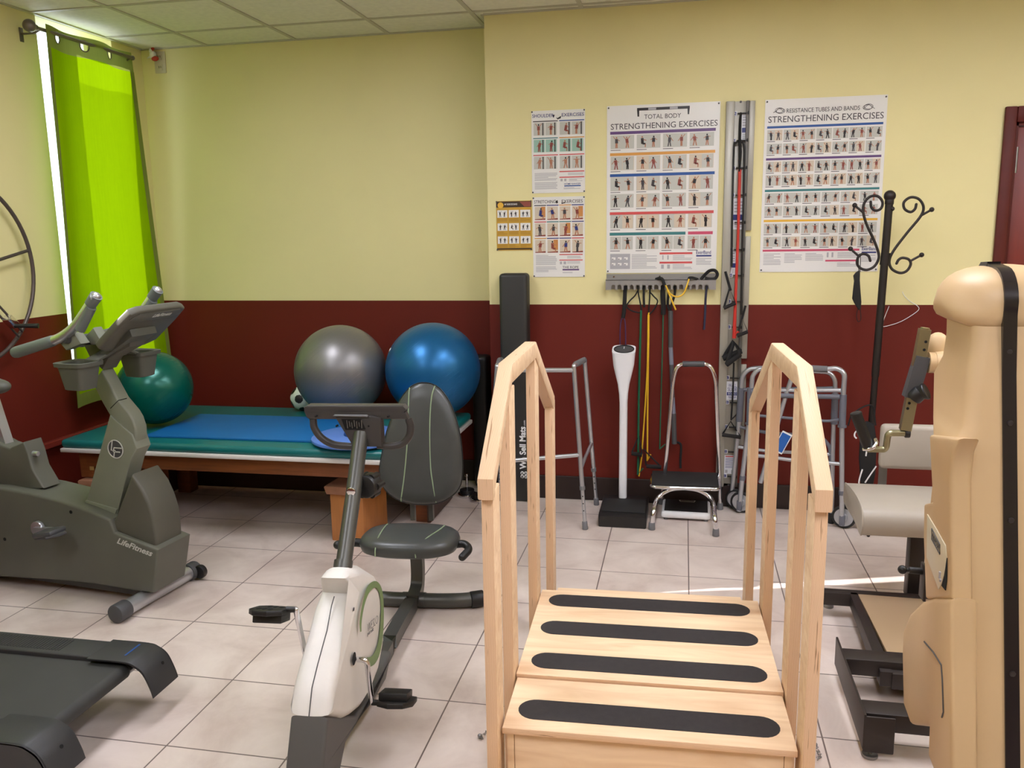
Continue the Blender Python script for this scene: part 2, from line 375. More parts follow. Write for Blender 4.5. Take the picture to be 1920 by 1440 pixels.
# ceiling lamps in the grid
m_diff = mat('lamp_diffuser', (243, 244, 255), .6, emit=LAMP_W); m_lampf = mat('lamp_frame', (220, 220, 215), .4)
lamp0 = None
for i, (gx, gy, d) in enumerate(((-2.105, 3.0, 'over the grey exercise bike'), (.335, 3.0, 'over the wooden stairs'), (2.165, 3.0, 'over the weight machine'), (-2.105, .56, 'at the left rear of the room'), (.335, .56, 'at the rear centre of the room'), (2.165, .56, 'at the right rear of the room'))):
    lab = 'white recessed fluorescent ceiling lamp '+d
    if lamp0 is None:
        t = thing('ceiling_lamp', lab, 'ceiling light', (gx, gy, ZC-.02), 0, 'fluorescent lamps in the ceiling grid'); lamp0 = t
        bm = NB()
        for lo, hi in (((-.29, -.595, -.002), (-.265, .595, .013)), ((.265, -.595, -.002), (.29, .595, .013)), ((-.265, -.595, -.002), (.265, -.57, .013)), ((-.265, .57, -.002), (.265, .595, .013))): box(bm, lo, hi)
        obj('frame', bm, m_lampf, t, world=False)
        bm = NB(); box(bm, (-.265, -.57, 0), (.265, .57, .006)); obj('diffuser', bm, m_diff, t, world=False)
    else:
        t = lamp0.copy(); COL.objects.link(t); t.location = (gx, gy, ZC-.02); t['label'] = lab
        for c in list(lamp0.children):
            k = c.copy(); COL.objects.link(k); k.parent = t
# door at the right end of the back wall
m_door = mat('door_maroon_paint', (84, 22, 14), .5, var=.1, spec=.3); 
d = thing('door_1', 'dark red door and frame at the right end of the back wall', 'door', ((DX0+DX1)/2, YR, 0)); d['kind'] = 'structure'
bm = NB()
box(bm, (DX0-.053, YR-.022, 0), (DX0+.004, YR+.0, DZ+.075), .006); box(bm, (DX1-.02, YR-.022, 0), (DX1+.085, YR, DZ+.075), .006); box(bm, (DX0+.004, YR-.022, DZ-.004), (DX1-.02, YR, DZ+.075), .006)
box(bm, (DX0, YR, 0), (DX0+.02, YR+.14, DZ)); box(bm, (DX1-.02, YR, 0), (DX1, YR+.14, DZ)); box(bm, (DX0, YR, DZ-.02), (DX1, YR+.14, DZ))
obj('door_frame', bm, m_door, d)
bm = NB(); box(bm, (DX0+.026, YR+.02, .01), (DX1-.022, YR+.06, DZ-.022), .003)
for z0, z1 in ((.2, .95), (1.1, DZ-.2)): box(bm, (DX0+.15, YR+.012, z0), (DX1-.15, YR+.022, z1), .006)
lf = obj('door_leaf', bm, mat('door_leaf_red', (112, 30, 14), .35, var=.12, vscale=4, stretch=(8, 8, 1)), d)
bm = NB(); box(bm, (DX0+.006, YR+.008, 1.87), (DX0+.026, YR+.018, 2.0), .002); cyl(bm, (DX0+.024, YR+.008, 1.87), (DX0+.024, YR+.008, 2.0), .007)
obj('hinge', bm, m_steel, d)
# ---------------------------------------------------------------- wooden training stairs
st = thing('training_stairs', 'pale plywood training stairs with two handrails and four black grip strips', 'stairs', (-.0695, 1.935, 0), math.radians(2.1))
def sobj(n, bm, m=None, p=None): return obj(n, bm, m or m_ply, p or st, world=False)
HW = .3685
def L(name, lo, hi, m=None, bev=.003):
    bm = NB(); box(bm, lo, hi, bev); return sobj(name, bm, m)
def board(name, y0, y1, zt, th=.018, hw=HW):
    """tread with veneer top (slot 0) and layered edges (slot 1)"""
    bm = NB(); box(bm, (-hw, y0, zt-th), (hw, y1, zt), .0025)
    for f in bm.faces:
        f.normal_update()
        if abs(f.normal.z) < .5: f.material_index = 1
    return sobj(name, bm, [m_ply, m_plyx])
m_plyx = m_plye.copy(); m_plyx.name = 'birch_plywood_edge_level'
for n in m_plyx.node_tree.nodes:
    if n.type == 'TEX_WAVE': n.bands_direction = 'Z'
    if n.type == 'MAPPING' and n.inputs['Scale'].default_value[0] > 2: n.inputs['Scale'].default_value = (9, 160, 160)
m_plyr = m_plye.copy(); m_plyr.name = 'birch_plywood_edge_rail'
for n in m_plyr.node_tree.nodes:
    if n.type == 'MAPPING' and n.inputs['Scale'].default_value[0] > 2: n.inputs['Scale'].default_value = (170, 7, 7)
deck = board('platform', .256, .84, .362)
near = board('tread', 0.0, .252, .354, hw=HW-.004)
lowf = board('tread', .842, 1.135, .242, hw=.345)
lown = board('tread', -.29, .008, .19, hw=.345)
m_grip = mat('black_grip_tape', (42, 38, 39), .8, var=.12, vscale=60, bump=.6, bscale=900)
def strip(y, z, hw, hh, parent):
    bm = NB(); pts = []
    for s in (1, -1):
        for k in range(13):
            a = -PI/2+PI*k/12
            pts.append((s*(hw-hh+hh*math.cos(a)), y+s*hh*math.sin(a), z))
    prism(bm, pts, (0, 0, .0012)); return sobj('grip_strip', bm, m_grip, parent)
strip(.094, .354, .336, .047, near); strip(.342, .362, .336, .046, deck); strip(.554, .362, .336, .046, deck); strip(.758, .362, .334, .046, deck)
strip(.99, .242, .31, .046, lowf)
L('riser', (-.335, .012, 0), (.335, .03, .3355)); L('riser', (-.335, .815, 0), (.335, .833, .3435)); L('riser', (-.32, -.275, 0), (.32, -.257, .1715)); L('riser', (-.32, 1.11, 0), (.32, 1.128, .2235))
for s in (-1, 1):
    bm = NB(); x = s*.345-.009
    prism(bm, [(x, -.27, 0), (x, 1.12, 0), (x, 1.12, .223), (x, .832, .223), (x, .832, .3435), (x, .25, .3435), (x, .25, .3355), (x, .012, .3355), (x, .012, .171), (x, -.27, .171)], (.018*-s if s < 0 else .018*-1, 0, 0) if False else (.018, 0, 0), .001)
    sobj('side_panel', bm)
    xi = s*.371; xo = s*.401
    xa, xb = min(xi, xo), max(xi, xo)
    for y0, zt in ((-.022, .985), (.232, 1.19), (.735, 1.215), (1.215, .955)):
        bm = NB(); box(bm, (xa, y0, 0), (xb, y0+.09, zt), .003)
        for f in bm.faces:
            f.normal_update(); f.material_index = 0 if abs(f.normal.x) > .5 else 1
        sobj('post', bm, [m_ply, m_plye])
    # handrail: a mitred run of plywood, 35 mm thick, 50 mm deep
    top = [(-.037, 1.0), (-.036, 1.024), (.277, 1.257), (.752, 1.254), (1.262, .978), (1.262, .945)]
    top = [(-.036, 1.024), (.277, 1.257), (.752, 1.254), (1.262, .978)]
    low = [(-.038, .972), (.262, 1.203), (.755-.008, 1.2), (1.262, .925)]
    xa, xb = (s*.367, s*.407) if s > 0 else (s*.407, s*.367)
    bm = NB(); P = top+low[::-1]
    P = [top[0], top[1], top[2], top[3], (1.262, .93), (1.235, .93), low[2], low[1], (-.012, .99), (-.012, .972), (-.036, .972)]
    prism(bm, [(xa, y, z) for y, z in P], (xb-xa, 0, 0), .0045, 2)
    for f in bm.faces:
        f.normal_update(); f.material_index = 0 if abs(f.normal.x) > .5 else 1
    sobj('handrail', bm, [m_ply, m_plyr])
# ---------------------------------------------------------------- upright bike (left)
m_lf = mat('bike_grey_green_plastic', (92, 92, 82), .5, var=.06, vscale=5, bump=.15, bscale=500)
m_lf2 = mat('bike_column_plastic', (126, 129, 114), .45, var=.04, bump=.1, bscale=400)
m_lf3 = mat('bike_fairing_plastic', (86, 84, 74), .5, var=.05, bump=.1, bscale=400)
m_cup = mat('cup_holder_plastic', (86, 87, 78), .55, bump=.1, bscale=300)
m_gripg = mat('grip_grey_rubber', (104, 110, 108), .6, bump=.15, bscale=500)
m_logo = mat('silver_lettering', (196, 196, 190), .4)
A_ = math.radians(-7); lu = Vector((math.cos(A_), math.sin(A_), 0)); ln = Vector((math.sin(A_), -math.cos(A_), 0)); lc = Vector((-2.30, 3.18, 0))
def Lf(t, z, off=0): return lc+lu*t+ln*off+Vector((0, 0, z))
def LN(px, py, off): return pP(px, py, lc+ln*off, ln)
def slab2(bm, px, off, bev=.008, off2=None, seg=3):
    prism(bm, [LN(x, y, off) for x, y in px], -ln*(2*off if off2 is None else off-off2), bev, seg)
lf = thing('upright_exercise_bike', 'grey upright exercise bike facing right under the green curtain', 'exercise bike', lc)
bm = NB()
slab2(bm, [(-150, 925), (-60, 912), (0, 915), (52, 924), (112, 939), (164, 957), (206, 974.5), (214, 999), (297, 1031), (292, 1075), (287, 1112), (250, 1108), (175, 1095), (90, 1087), (0, 1082), (-150, 1078)], .105, .012)
body = obj('body_shroud', bm, m_lf, lf)
bm = NB(); M_ = basis(LN(219, 1018, .1062), LN(286, 1044, .1062)-LN(219, 1018, .1062), (0, 0, 1))
text(bm, 'LifeFitness', .038, M_, .0005, width=.19, shear=.35, off=.0008); obj('logo', bm, m_logo, body)
bm = NB()
for q in ((133, 960), (9, 1011)): cyl(bm, LN(q[0], q[1], .1052), LN(q[0], q[1], .1052)+ln*.0015, .008, 14)
obj('screw_hole', bm, m_hole, body)
bm = NB(); slab2(bm, [(206, 990), (218, 965), (246, 890), (266, 917), (278, 943), (287, 972), (291, 1000), (293, 1036)], .085, .014)
obj('flywheel_fairing', bm, m_lf3, lf)
bm = NB(); slab2(bm, [(205.6, 779), (162, 938), (155, 965), (215, 985), (219, 964), (245.5, 861), (256, 842), (247, 815)], .044, .004)
col_ = obj('column', bm, m_lf2, lf)
bm = NB(); slab2(bm, [(160, 938), (156, 950), (214, 969), (219, 955)], .05, .003); obj('column_collar', bm, m_lf2, col_)
bm = NB(); slab2(bm, [(190, 694), (220, 749), (241, 774), (248, 786), (254, 804), (255, 827), (248, 841), (240, 835), (205, 779), (192, 757), (172, 718)], .036, .009)
el = obj('column_elbow', bm, m_lf2, lf)
bm = NB(); prism(bm, [LN(207, 765, .0365), LN(222, 750, .0365), LN(238, 746, .0365), LN(238, 747.6, .0365), LN(222, 751.6, .0365), LN(207.5, 766.5, .0365)], ln*.001)
c0 = LN(217, 842, .0445)
obj('seam', bm, m_hole, el)
bm = NB(); cyl(bm, c0, c0+ln*.002, .042, 32); bdg = obj('badge', bm, m_dgrey, col_)
bm = NB(); tube(bm, [c0+ln*.002+lu*(.040*math.cos(a))+Vector((0, 0, .040*math.sin(a))) for a in [2*PI*k/32 for k in range(32)]], .0025, 6, closed=True)
for pts in (((-.012, .038), (-.022, -.006), (.0, -.006)), ((.034, .006), (-.006, .006), (-.012, -.012)), ((.0, -.012), (.024, -.012)), ((-.006, -.012), (-.012, -.036))):
    tube(bm, [c0+ln*.003+lu*a+Vector((0, 0, b)) for a, b in pts], .0028, 6)
obj('emblem', bm, m_logo, bdg)
# seat post
bm = NB()
slab2(bm, [(-40, 812), (0, 835), (17, 841), (22, 838), (44, 829), (52, 850), (60, 880), (78, 910), (82, 916), (50, 918), (-40, 905)], .05, .008)
sp_ = obj('seat_tube_housing', bm, m_lf, lf)
bm = NB(); bar(bm, [LN(14, 832, .0), LN(-14, 745, .0), LN(-22, 720, 0)], .045, .03, up=lu); obj('seat_post', bm, m_alu, lf)
bm = NB(); cyl(bm, LN(50, 849, .02), LN(50, 849, .02)+lu*.07, .012, 14, bev=.003); obj('adjust_pin', bm, m_alu, lf)
bm = NB(); cs = LN(-55, 722, 0)
ball(bm, cs, .13, 1.15, .95, .33); ball(bm, cs+lu*.15+Vector((0, 0, .0)), .06, 1.3, .8, .6)
obj('seat', bm, m_cup, lf)
# crank and pedals
cr = LN(75, 990, .11)
bm = NB(); cyl(bm, cr, cr+ln*.02, .036, 24, bev=.004); cyl(bm, cr-ln*.22, cr-ln*.25, .036, 24, bev=.004); obj('crank_hub', bm, m_alu, lf)
for s, d in ((1, 1), (-1, -1)):
    o0 = cr+ln*(.02 if s > 0 else -.25); o1 = o0+ln*.025*s+(lu*.16+Vector((0, 0, .018)))*d
    bm = NB(); bar(bm, [o0+ln*.008*s, o1], .028, .016, up=ln); cyl(bm, o1-ln*.008*s, o1+ln*.02*s, .015, 16, bev=.003)
    ca = obj('crank_arm', bm, m_alu, lf)
    pc = o1+ln*.075*s-lu*.02*d if s < 0 else LN(92, 998, .21)
    M_ = basis(pc, lu+Vector((0, 0, .22 if s > 0 else 0)), ln)
    bm = NB(); box(bm, (-.055, -.045, -.012), (.055, .045, .012), .01, M=M_)
    prism(bm, [M_ @ Vector(p) for p in ((-.06, -.03, .008), (.03, -.05, .008), (.075, -.02, .01), (.075, .02, .01), (.03, .05, .008), (-.06, .03, .008))], M_.to_3x3() @ Vector((0, 0, .012)), .004)
    obj('pedal', bm, m_dgrey, ca)
# handlebars
for s in (1, -1):
    o = .175*s
    path = fillet([Lf(-.455, 1.137, o), Lf(-.16, 1.215, o), Lf(-.005, 1.375, o)], .10, 10)
    hb = NB(); tube(hb, path, .0205, 18, rnd=True); h = obj('handlebar', hb, m_alu, lf)
    bm = NB(); tube(bm, [Lf(-.46, 1.136, o), Lf(-.255, 1.190, o)], [.025, .0235], 18, rnd=True); obj('grip', bm, m_gripg, h)
    bm = NB(); tube(bm, [Lf(-.035, 1.344, o), Lf(.0, 1.380, o)], [.0232, .025], 18, rnd=False); tube(bm, [Lf(-.11+.012, 1.252-.012, o+.004), Lf(-.04+.012, 1.345-.012, o+.004)], .0205, 14); obj('grip', bm, m_gripg, h)
bm = NB(); tube(bm, [Lf(-.19, 1.205, -.175), Lf(-.175, 1.19, -.12), Lf(-.165, 1.18, 0), Lf(-.175, 1.19, .12), Lf(-.19, 1.205, .175)], .024, 16)
obj('handlebar_crossbar', bm, m_dgrey, lf)
for s in (1, -1):
    bm = NB(); prism(bm, [Lf(-.20, 1.15, s*.165), Lf(-.235, 1.185, s*.165), Lf(-.15, 1.225, s*.165), Lf(-.115, 1.18, s*.165)], ln*-.05*s, .006); prism(bm, [Lf(-.11, 1.24, s*.1), Lf(-.07, 1.175, s*.1), Lf(-.13, 1.165, s*.1), Lf(-.16, 1.2, s*.1)], ln*-.05*s, .006)
    obj('handlebar_clamp', bm, m_lf2, lf)
# neck between column top and console
bm = NB(); prism(bm, [Lf(-.20, 1.10, .045), Lf(-.235, 1.17, .045), Lf(-.16, 1.215, .045), Lf(-.07, 1.185, .045), Lf(.035, 1.205, .045), (Lf(.02, 1.155, .045)), Lf(-.10, 1.10, .045), Lf(-.14, 1.05, .045)], -ln*.09, .008)
obj('neck', bm, m_lf3, lf)
bm = NB(); prism(bm, [Lf(-.115, 1.10, .07), Lf(.085, 1.205, .095), Lf(.075, 1.235, .095), Lf(-.03, 1.19, .085), Lf(-.12, 1.125, .07)], -ln*.15, .006); obj('console_bracket', bm, m_cup, lf)
# console: a slanted slab seen from its back
bm = NB(); a, b = Vector((-.045, 0, 1.185)), Vector((.143, 0, 1.338))
def K(t, z, o): return Lf(t, z, o)
prof = [(-.165, 0), (-.165, .72), (-.13, 1.0), (.13, 1.0), (.165, .72), (.165, 0), (.10, -.14), (-.10, -.14)]
ax = (K(b.x, b.z, 0)-K(a.x, a.z, 0)); nn = ax.cross(ln).normalized()
if nn.dot(lu) < 0: nn = -nn
prof = [(-.165, 0), (-.168, .6), (-.16, .93), (-.12, 1.0), (.12, 1.0), (.16, .93), (.168, .6), (.165, 0), (.11, -.13), (-.11, -.13)]
prism(bm, [K(a.x, a.z, 0)+ax*v+ln*o-nn*.0 for o, v in prof], nn*.035, .010, 3)
cons = obj('console', bm, m_lf3, lf)
bm = NB(); prism(bm, [K(a.x, a.z, 0)+ax*v+ln*o-nn*.002 for o, v in ((-.13, .1), (-.14, .85), (.14, .85), (.13, .1))], nn*.003, .001); obj('display_panel', bm, m_black, cons)
bm = NB(); prism(bm, [K(a.x, a.z, 0)+ax*v+ln*o+nn*.034 for o, v in ((-.15, .80), (-.12, .955), (.12, .955), (.15, .80), (.08, .74), (-.08, .74))], nn*.006, .003); obj('console_back_plate', bm, m_lf, cons)
bm = NB(); M_ = basis(K(a.x, a.z, 0)+ax*.83+ln*.03+nn*.0408, -ln, ax); text(bm, 'LifeFitness', .028, M_, .0006, width=.11, shear=.3, off=.0005); obj('logo', bm, m_logo, cons)
# cup holders
for s in (1, -1):
    c = Lf(-.135, 1.105, .17*s); bm = NB()
    def ring(z, hx, hy, n=28, e=.38):
        out = []
        for k in range(n):
            a = 2*PI*k/n; x = math.copysign(abs(math.cos(a))**e, math.cos(a)); y = math.copysign(abs(math.sin(a))**e, math.sin(a))
            out.append(bm.verts.new(c+lu*(x*hx)+ln*(y*hy)+Vector((0, 0, z))))
        return out
    R_ = [ring(-.115, .044, .040), ring(-.112, .050, .046), ring(-.03, .064, .058), ring(-.018, .066, .060), ring(-.016, .080, .068), ring(0, .082, .070), ring(.002, .076, .064), ring(-.004, .062, .055), ring(-.105, .045, .040)]
    bm.faces.new(R_[0][::-1]); bm.faces.new(R_[-1])
    for i in range(len(R_)-1):
        for k in range(28): bm.faces.new((R_[i][k], R_[i][(k+1) % 28], R_[i+1][(k+1) % 28], R_[i+1][k]))
    prism(bm, [c+lu*-.02-ln*.05*s+Vector((0, 0, -.012)), c+lu*.05-ln*.05*s+Vector((0, 0, -.012)), c+lu*.06-ln*.13*s+Vector((0, 0, .02)), c+lu*-.0-ln*.13*s+Vector((0, 0, .02))], (0, 0, .014), .003)
    obj('cup_holder', bm, m_cup, lf)
# feet
bm = NB(); f0, f1 = Vector((-2.325, 2.945, .042)), Vector((-2.268, 3.43, .042))
cyl(bm, f0, f1, .034, 24); ft = obj('front_foot', bm, m_alu, lf)
d_ = (f1-f0).normalized()
bm = NB(); cyl(bm, f0-d_*.02, f0+d_*.05, .041, 28, bev=.008); obj('end_cap', bm, m_dgrey, ft)
bm = NB(); cyl(bm, f1-d_*.05, f1+d_*.01, .041, 28, bev=.008); obj('end_cap', bm, m_dgrey, ft)
bm = NB(); cyl(bm, f1-d_*.03+lu*.045, f1+lu*.045, .032, 24, bev=.005); obj('transport_wheel', bm, m_black, ft)
bm = NB(); cyl(bm, Lf(-1.0, .042, .25), Lf(-1.0, .042, -.25), .036, 20, bev=.006); obj('rear_foot', bm, m_dgrey, lf)
bm = NB(); bar(bm, [Lf(-1.02, .055, 0), Lf(.03, .055, 0)], .09, .05); obj('frame_beam', bm, m_dgrey, lf)
# ---------------------------------------------------------------- small recumbent bike (centre)
B_ = math.radians(5); bu = Vector((math.sin(B_), -math.cos(B_), 0)); bs = Vector((math.cos(B_), math.sin(B_), 0)); bc = Vector((-1.13, 3.36, 0))
def BN(px, py, off=0): return pP(px, py, bc+bs*off, bs)
def Bt(p): p = p-bc; return (p.dot(bu), p.z)                       # (along, height)
def BL(t, z, off=0): return bc+bu*t+bs*off+Vector((0, 0, z))
rb = thing('recumbent_exercise_bike', 'small white and grey recumbent exercise bike with a dark padded seat and backrest', 'exercise bike', bc+bu*.7)
m_wl = mat('bike_white_plastic', (224, 220, 214), .38, var=.03, vscale=14, bump=.08, bscale=300)
m_wd = mat('bike_dark_shroud', (84, 82, 80), .5, bump=.1, bscale=300)
m_cons = mat('console_dark_grey', (60, 57, 56), .4, bump=.1, bscale=300)
m_fr = mat('bike_frame_metal', (88, 88, 84), .38, .55, bump=.05)
m_vin = mat('black_green_vinyl', (66, 68, 66), .34, var=.08, vscale=10, bump=.08, bscale=120)
m_pipe = mat('seat_piping_green', (140, 158, 126), .5)
m_grn = mat('green_decal', (112, 138, 84), .5)
wh = [Bt(BN(*q, 0)) for q in ((634, 1112), (624, 1138), (613, 1183), (596, 1245), (585, 1290), (579.6, 1343))]+[Bt(BN(*q, .055)) for q in ((616, 1346), (640, 1353), (656, 1345), (674, 1330), (692, 1301), (708, 1258), (717, 1210), (720, 1158), (714, 1104), (703, 1076), (684, 1060), (664, 1066), (655, 1085))]
ztp = max(b for a, b in wh)
def fac(z):                                    # the shroud narrows towards its crown
    k = max(0, min(1, (z-(ztp-.13))/.13)); return 1-.42*k*k
def puff(outline, layers):
    """outline in (along, height); layers (side offset, inset) from one flank to the other"""
    bm = NB(); rings = []; n = len(outline); P = [Vector((a, b)) for a, b in outline]
    area = sum(P[i].x*P[(i+1) % n].y-P[(i+1) % n].x*P[i].y for i in range(n)); sg = 1 if area > 0 else -1
    for off, ins in layers:
        r = []
        for i in range(n):
            d0, d1 = (P[i]-P[i-1]).normalized(), (P[(i+1) % n]-P[i]).normalized(); t = (d0+d1).normalized(); nn = Vector((-t.y, t.x))*sg
            q = P[i]+nn*ins; r.append(bm.verts.new(BL(q.x, q.y, off*fac(q.y))))
        rings.append(r)
    for i in range(len(rings)-1):
        for k in range(n): bm.faces.new((rings[i][k], rings[i][(k+1) % n], rings[i+1][(k+1) % n], rings[i+1][k]))
    fs = [bm.faces.new(rings[0]), bm.faces.new(rings[-1])]; bmesh.ops.triangulate(bm, faces=fs); return bm
dk = [Bt(BN(*q, 0)) for q in ((579.6, 1343), (570, 1440))]
zb = .03; t_f = dk[1][0]+.03
dk = [dk[0], (dk[1][0]+.0, dk[1][1]), (t_f, zb)]+[(Bt(BN(627, 1440, .05))[0]-.02, zb)]+[Bt(BN(*q, .05)) for q in ((646, 1394), (673, 1348), (695, 1321), (722, 1275), (733, 1221))]+[Bt(BN(*q, 0)) for q in ((700, 1235), (672, 1300), (640, 1340))]
ly = [(.062, .030), (.060, .020), (.052, .009), (.036, .002), (.012, 0), (-.012, 0), (-.036, .002), (-.052, .009), (-.060, .020), (-.062, .030)]
sh = obj('shroud', puff(wh, ly), m_wl, rb, ang=50)
bm = NB(); prism(bm, [BL(t, z, .055) for t, z in dk], -bs*.11, .012, 3); obj('lower_shroud', bm, m_wd, rb)
bm = NB()
pts = [Vector(BL(t+.0012, z, 0)) for t, z in [Bt(BN(*q, 0)) for q in ((627, 1118), (622, 1135), (613, 1183), (596, 1245), (585, 1290), (579.6, 1343))]]
tube(bm, pts, .0016, 6); obj('seam', bm, m_dgrey, sh)
# green ring decal, open at the lower left
bm = NB(); o_ = .0628
outer = [(675, 1185), (674, 1165), (679, 1133), (688, 1102), (700, 1090), (710, 1093), (717, 1110), (719.5, 1145), (718, 1190), (712, 1225), (704, 1243), (695, 1250), (691, 1251)]
inner = [(677.5, 1184), (678, 1165), (683, 1136), (691, 1113), (700, 1103), (706, 1103), (711.5, 1116), (714, 1145), (711, 1190), (706, 1213), (699, 1228), (692, 1232), (687.5, 1232)]
dcl = lambda v: v-bs*((v-bc).dot(bs)-.0628*fac(v.z)-.0004)
oo = [dcl(v) for v in spline([BN(*q, o_) for q in outer], 4)]; ii = [dcl(v) for v in spline([BN(*q, o_) for q in inner], 4)]
for k in range(len(oo)-1):
    quad(bm, (oo[k], oo[k+1], ii[k+1], ii[k]))
obj('ring_decal', bm, m_grn, sh)
bm = NB(); M_ = basis(BN(689, 1186, .0632), BN(711, 1166, .0632)-BN(689, 1186, .0632), (0, 0, 1)); text(bm, 'WESLO', .042, M_, .0004, width=.125, off=-.001)
M_ = basis(BN(689, 1192, .0632), BN(705, 1178, .0632)-BN(689, 1192, .0632), (0, 0, 1)); text(bm, 'pursuit', .018, M_, .0004, width=.07); obj('logo', bm, m_greyrub, sh)
bm = NB(); disc(bm, BN(663.5, 1142, .0625), bs, .006, 12); disc(bm, BN(664, 1235, .0628), bs, .020, 18); obj('crank_opening', bm, m_hole, sh)
# post
bm = NB(); p_ = [BN(677, 812), BN(664, 915), BN(644, 1060)]
tube(bm, p_, .0255, 20); pst = obj('console_post', bm, m_fr, rb)
bm = NB(); tube(bm, [BN(645.5, 1050)+bu*.006, BN(639.5, 1103)+bu*.012], .030, 20)
for q, o in (((631, 1075), -.03), ((657, 1080), .028)): cyl(bm, BN(q[0], q[1], o*0), BN(q[0], q[1], 0)+bs*o*.3, .008, 10)
obj('post_sleeve', bm, m_fr, rb)
fwd_ = (bu*.97+Vector((0, 0, .1))).normalized(); q_ = BN(663, 917)
bm = NB(); cyl(bm, BN(663, 917)+bu*.022, BN(663, 917)+bu*.032, .015, 16, bev=.003); obj('bolt', bm, m_chrome, pst)
bm = NB(); cyl(bm, q_-bu*.02+bs*.03, q_-bu*.075+bs*.045, .040, 24, bev=.008)
for k in range(6):
    a = 2*PI*k/6; cyl(bm, q_-bu*.03+bs*(.035+.034*math.cos(a))+Vector((0, 0, .034*math.sin(a))), q_-bu*.07+bs*(.045+.034*math.cos(a))+Vector((0, 0, .034*math.sin(a))), .012, 10)
obj('adjust_knob', bm, m_black, pst)
# console seen from behind; plane square to the bike at the top of the post
pc0 = BN(676, 800)
def BC(px, py, d=0): return pP(px, py, pc0+bu*d, bu)
bm = NB(); prism(bm, [BC(569, 764), BC(575, 760.5), BC(755, 761), BC(762, 768), BC(757, 774), BC(570, 773)], -bu*.045, .004)
prism(bm, [BC(570, 772), BC(760, 773), BC(770, 797), BC(762, 786), BC(580, 786), BC(575, 783)], -bu*.03, .003)
cn = obj('console', bm, m_cons, rb)
bm = NB(); prism(bm, [BC(625, 778, .012), BC(694, 780, .012), BC(712, 784, .012), BC(716, 838, .012), BC(662, 838, .012)], -bu*.05, .004); hsg = obj('console_housing', bm, m_cons, cn)
bm = NB(); prism(bm, [BC(640, 785.5, .013), BC(677, 786, .013), BC(686, 805, .013), BC(648, 806, .013)], bu*.001); obj('battery_opening', bm, m_hole, hsg)
bm = NB()
for k in range(7): tube(bm, [BC(650+k*4.6, 788+(k % 3)*2, .015), BC(652+k*4.4, 803-(k % 2)*3, .015)], .0016, 6)
obj('battery_contact', bm, m_steel, hsg)
bm = NB(); prism(bm, [BC(623.5, 780.5, .02), BC(627, 778.5, .02), BC(688, 779, .02), BC(688, 782, .02)], -bu*.012, .001); obj('battery_ledge', bm, m_greyrub, hsg)
hd = BC(0, 0)
for pts in (((587, 785), (590, 803), (603, 821), (624, 833), (650, 836.5), (668, 836.5)), ((766, 785), (770, 800), (767, 818), (754, 832), (735, 836.5), (708, 835))):
    bm = NB(); tube(bm, spline([BC(*p, -.012) for p in pts], 6), .0125, 14); obj('handlebar', bm, m_cons, rb)
bm = NB()
for q in ((594, 779.5), (729, 780), (633, 797.5), (693, 797.5)): cyl(bm, BC(*q, .0), BC(*q, .0)+bu*.013, .0035, 8)
obj('screw', bm, m_hole, cn)
# cranks and pedals
ax0 = Vector(BL(*Bt(BN(664, 1236, .06)), 0))
for s in (1, -1):
    if s > 0:
        e = BN(697, 1317, .10); pth = [ax0+bs*.05, ax0+bs*.098, ax0+(e-ax0)*.0+bs*.100+(e-ax0-bs*.1)*.05, e]
    else:
        e = BN(555, 1143, -.10); pth = [ax0-bs*.05, ax0-bs*.094, e]
    bm = NB(); tube(bm, fillet(pth if s < 0 else [ax0+bs*.05, ax0+bs*.10, e], .018, 6), .0085, 12, rnd=True); ca = obj('crank_arm', bm, m_chrome, rb)
    o = e+bs*s*.012; M_ = basis(o+bs*s*.066, bs*s, bu*1.0+Vector((0, 0, .32*1))) @ Matrix.Scale(1.2, 4)
    bm = NB(); cyl(bm, e, e+bs*s*.03, .009, 12)
    box(bm, (-.04, -.032, -.032), (.036, .03, -.012), .003, M=M_)
    sole = [(-.045, -.035), (.02, -.048), (.048, -.036), (.05, .02), (.03, .048), (-.01, .056), (-.042, .035)]
    prism(bm, [M_ @ Vector((x, y, -.012)) for x, y in sole], M_.to_3x3() @ Vector((0, 0, .014)), .003)
    pd = obj('pedal', bm, m_black, ca)
    bm = NB()
    for k in range(3):
        for yy in (-.018, .026): box(bm, (-.022+k*.018, yy-.007, .0022), (-.015+k*.018, yy+.007, .003), M=M_ @ Matrix.Rotation(-.3, 4, 'Z'))
    obj('tread_slot', bm, m_greyrub if s > 0 else m_hole, pd)
# frame: beam and rear foot
bm = NB(); pth = [BN(700, 1262, 0), BN(731, 1203), BN(760, 1150), BN(776, 1122), BN(783, 1095), BN(783, 1052), BN(778, 1000)]
bar(bm, spline(pth, 5), .052, .052, up=bu); obj('frame_beam', bm, m_fr, rb)
rf = Vector(BL(*Bt(BN(776, 1112)), 0)); rf.z = .036
bm = NB(); tube(bm, spline([rf-bs*.27-bu*.03+Vector((0, 0, 0)), rf-bs*.2-bu*.01, rf-bs*.1, rf, rf+bs*.1, rf+bs*.2-bu*.01, rf+bs*.27-bu*.03], 4), .031, 18); ftr = obj('rear_foot', bm, m_fr, rb)
for s in (-1, 1):
    bm = NB(); cyl(bm, rf+bs*s*.245-bu*.018, rf+bs*s*.30-bu*.04, .036, 20, bev=.006); obj('end_cap', bm, m_black, ftr)
bm = NB(); cyl(bm, rf-bs*.05, rf+bs*.05, .0335, 18); obj('foot_bracket', bm, m_fr, ftr)
bm = NB(); ff = BL(Bt(BN(575, 1440))[0]-.02, .034, 0)
tube(bm, [ff-bs*.235, ff+bs*.235], .031, 18); ftf = obj('front_foot', bm, m_fr, rb)
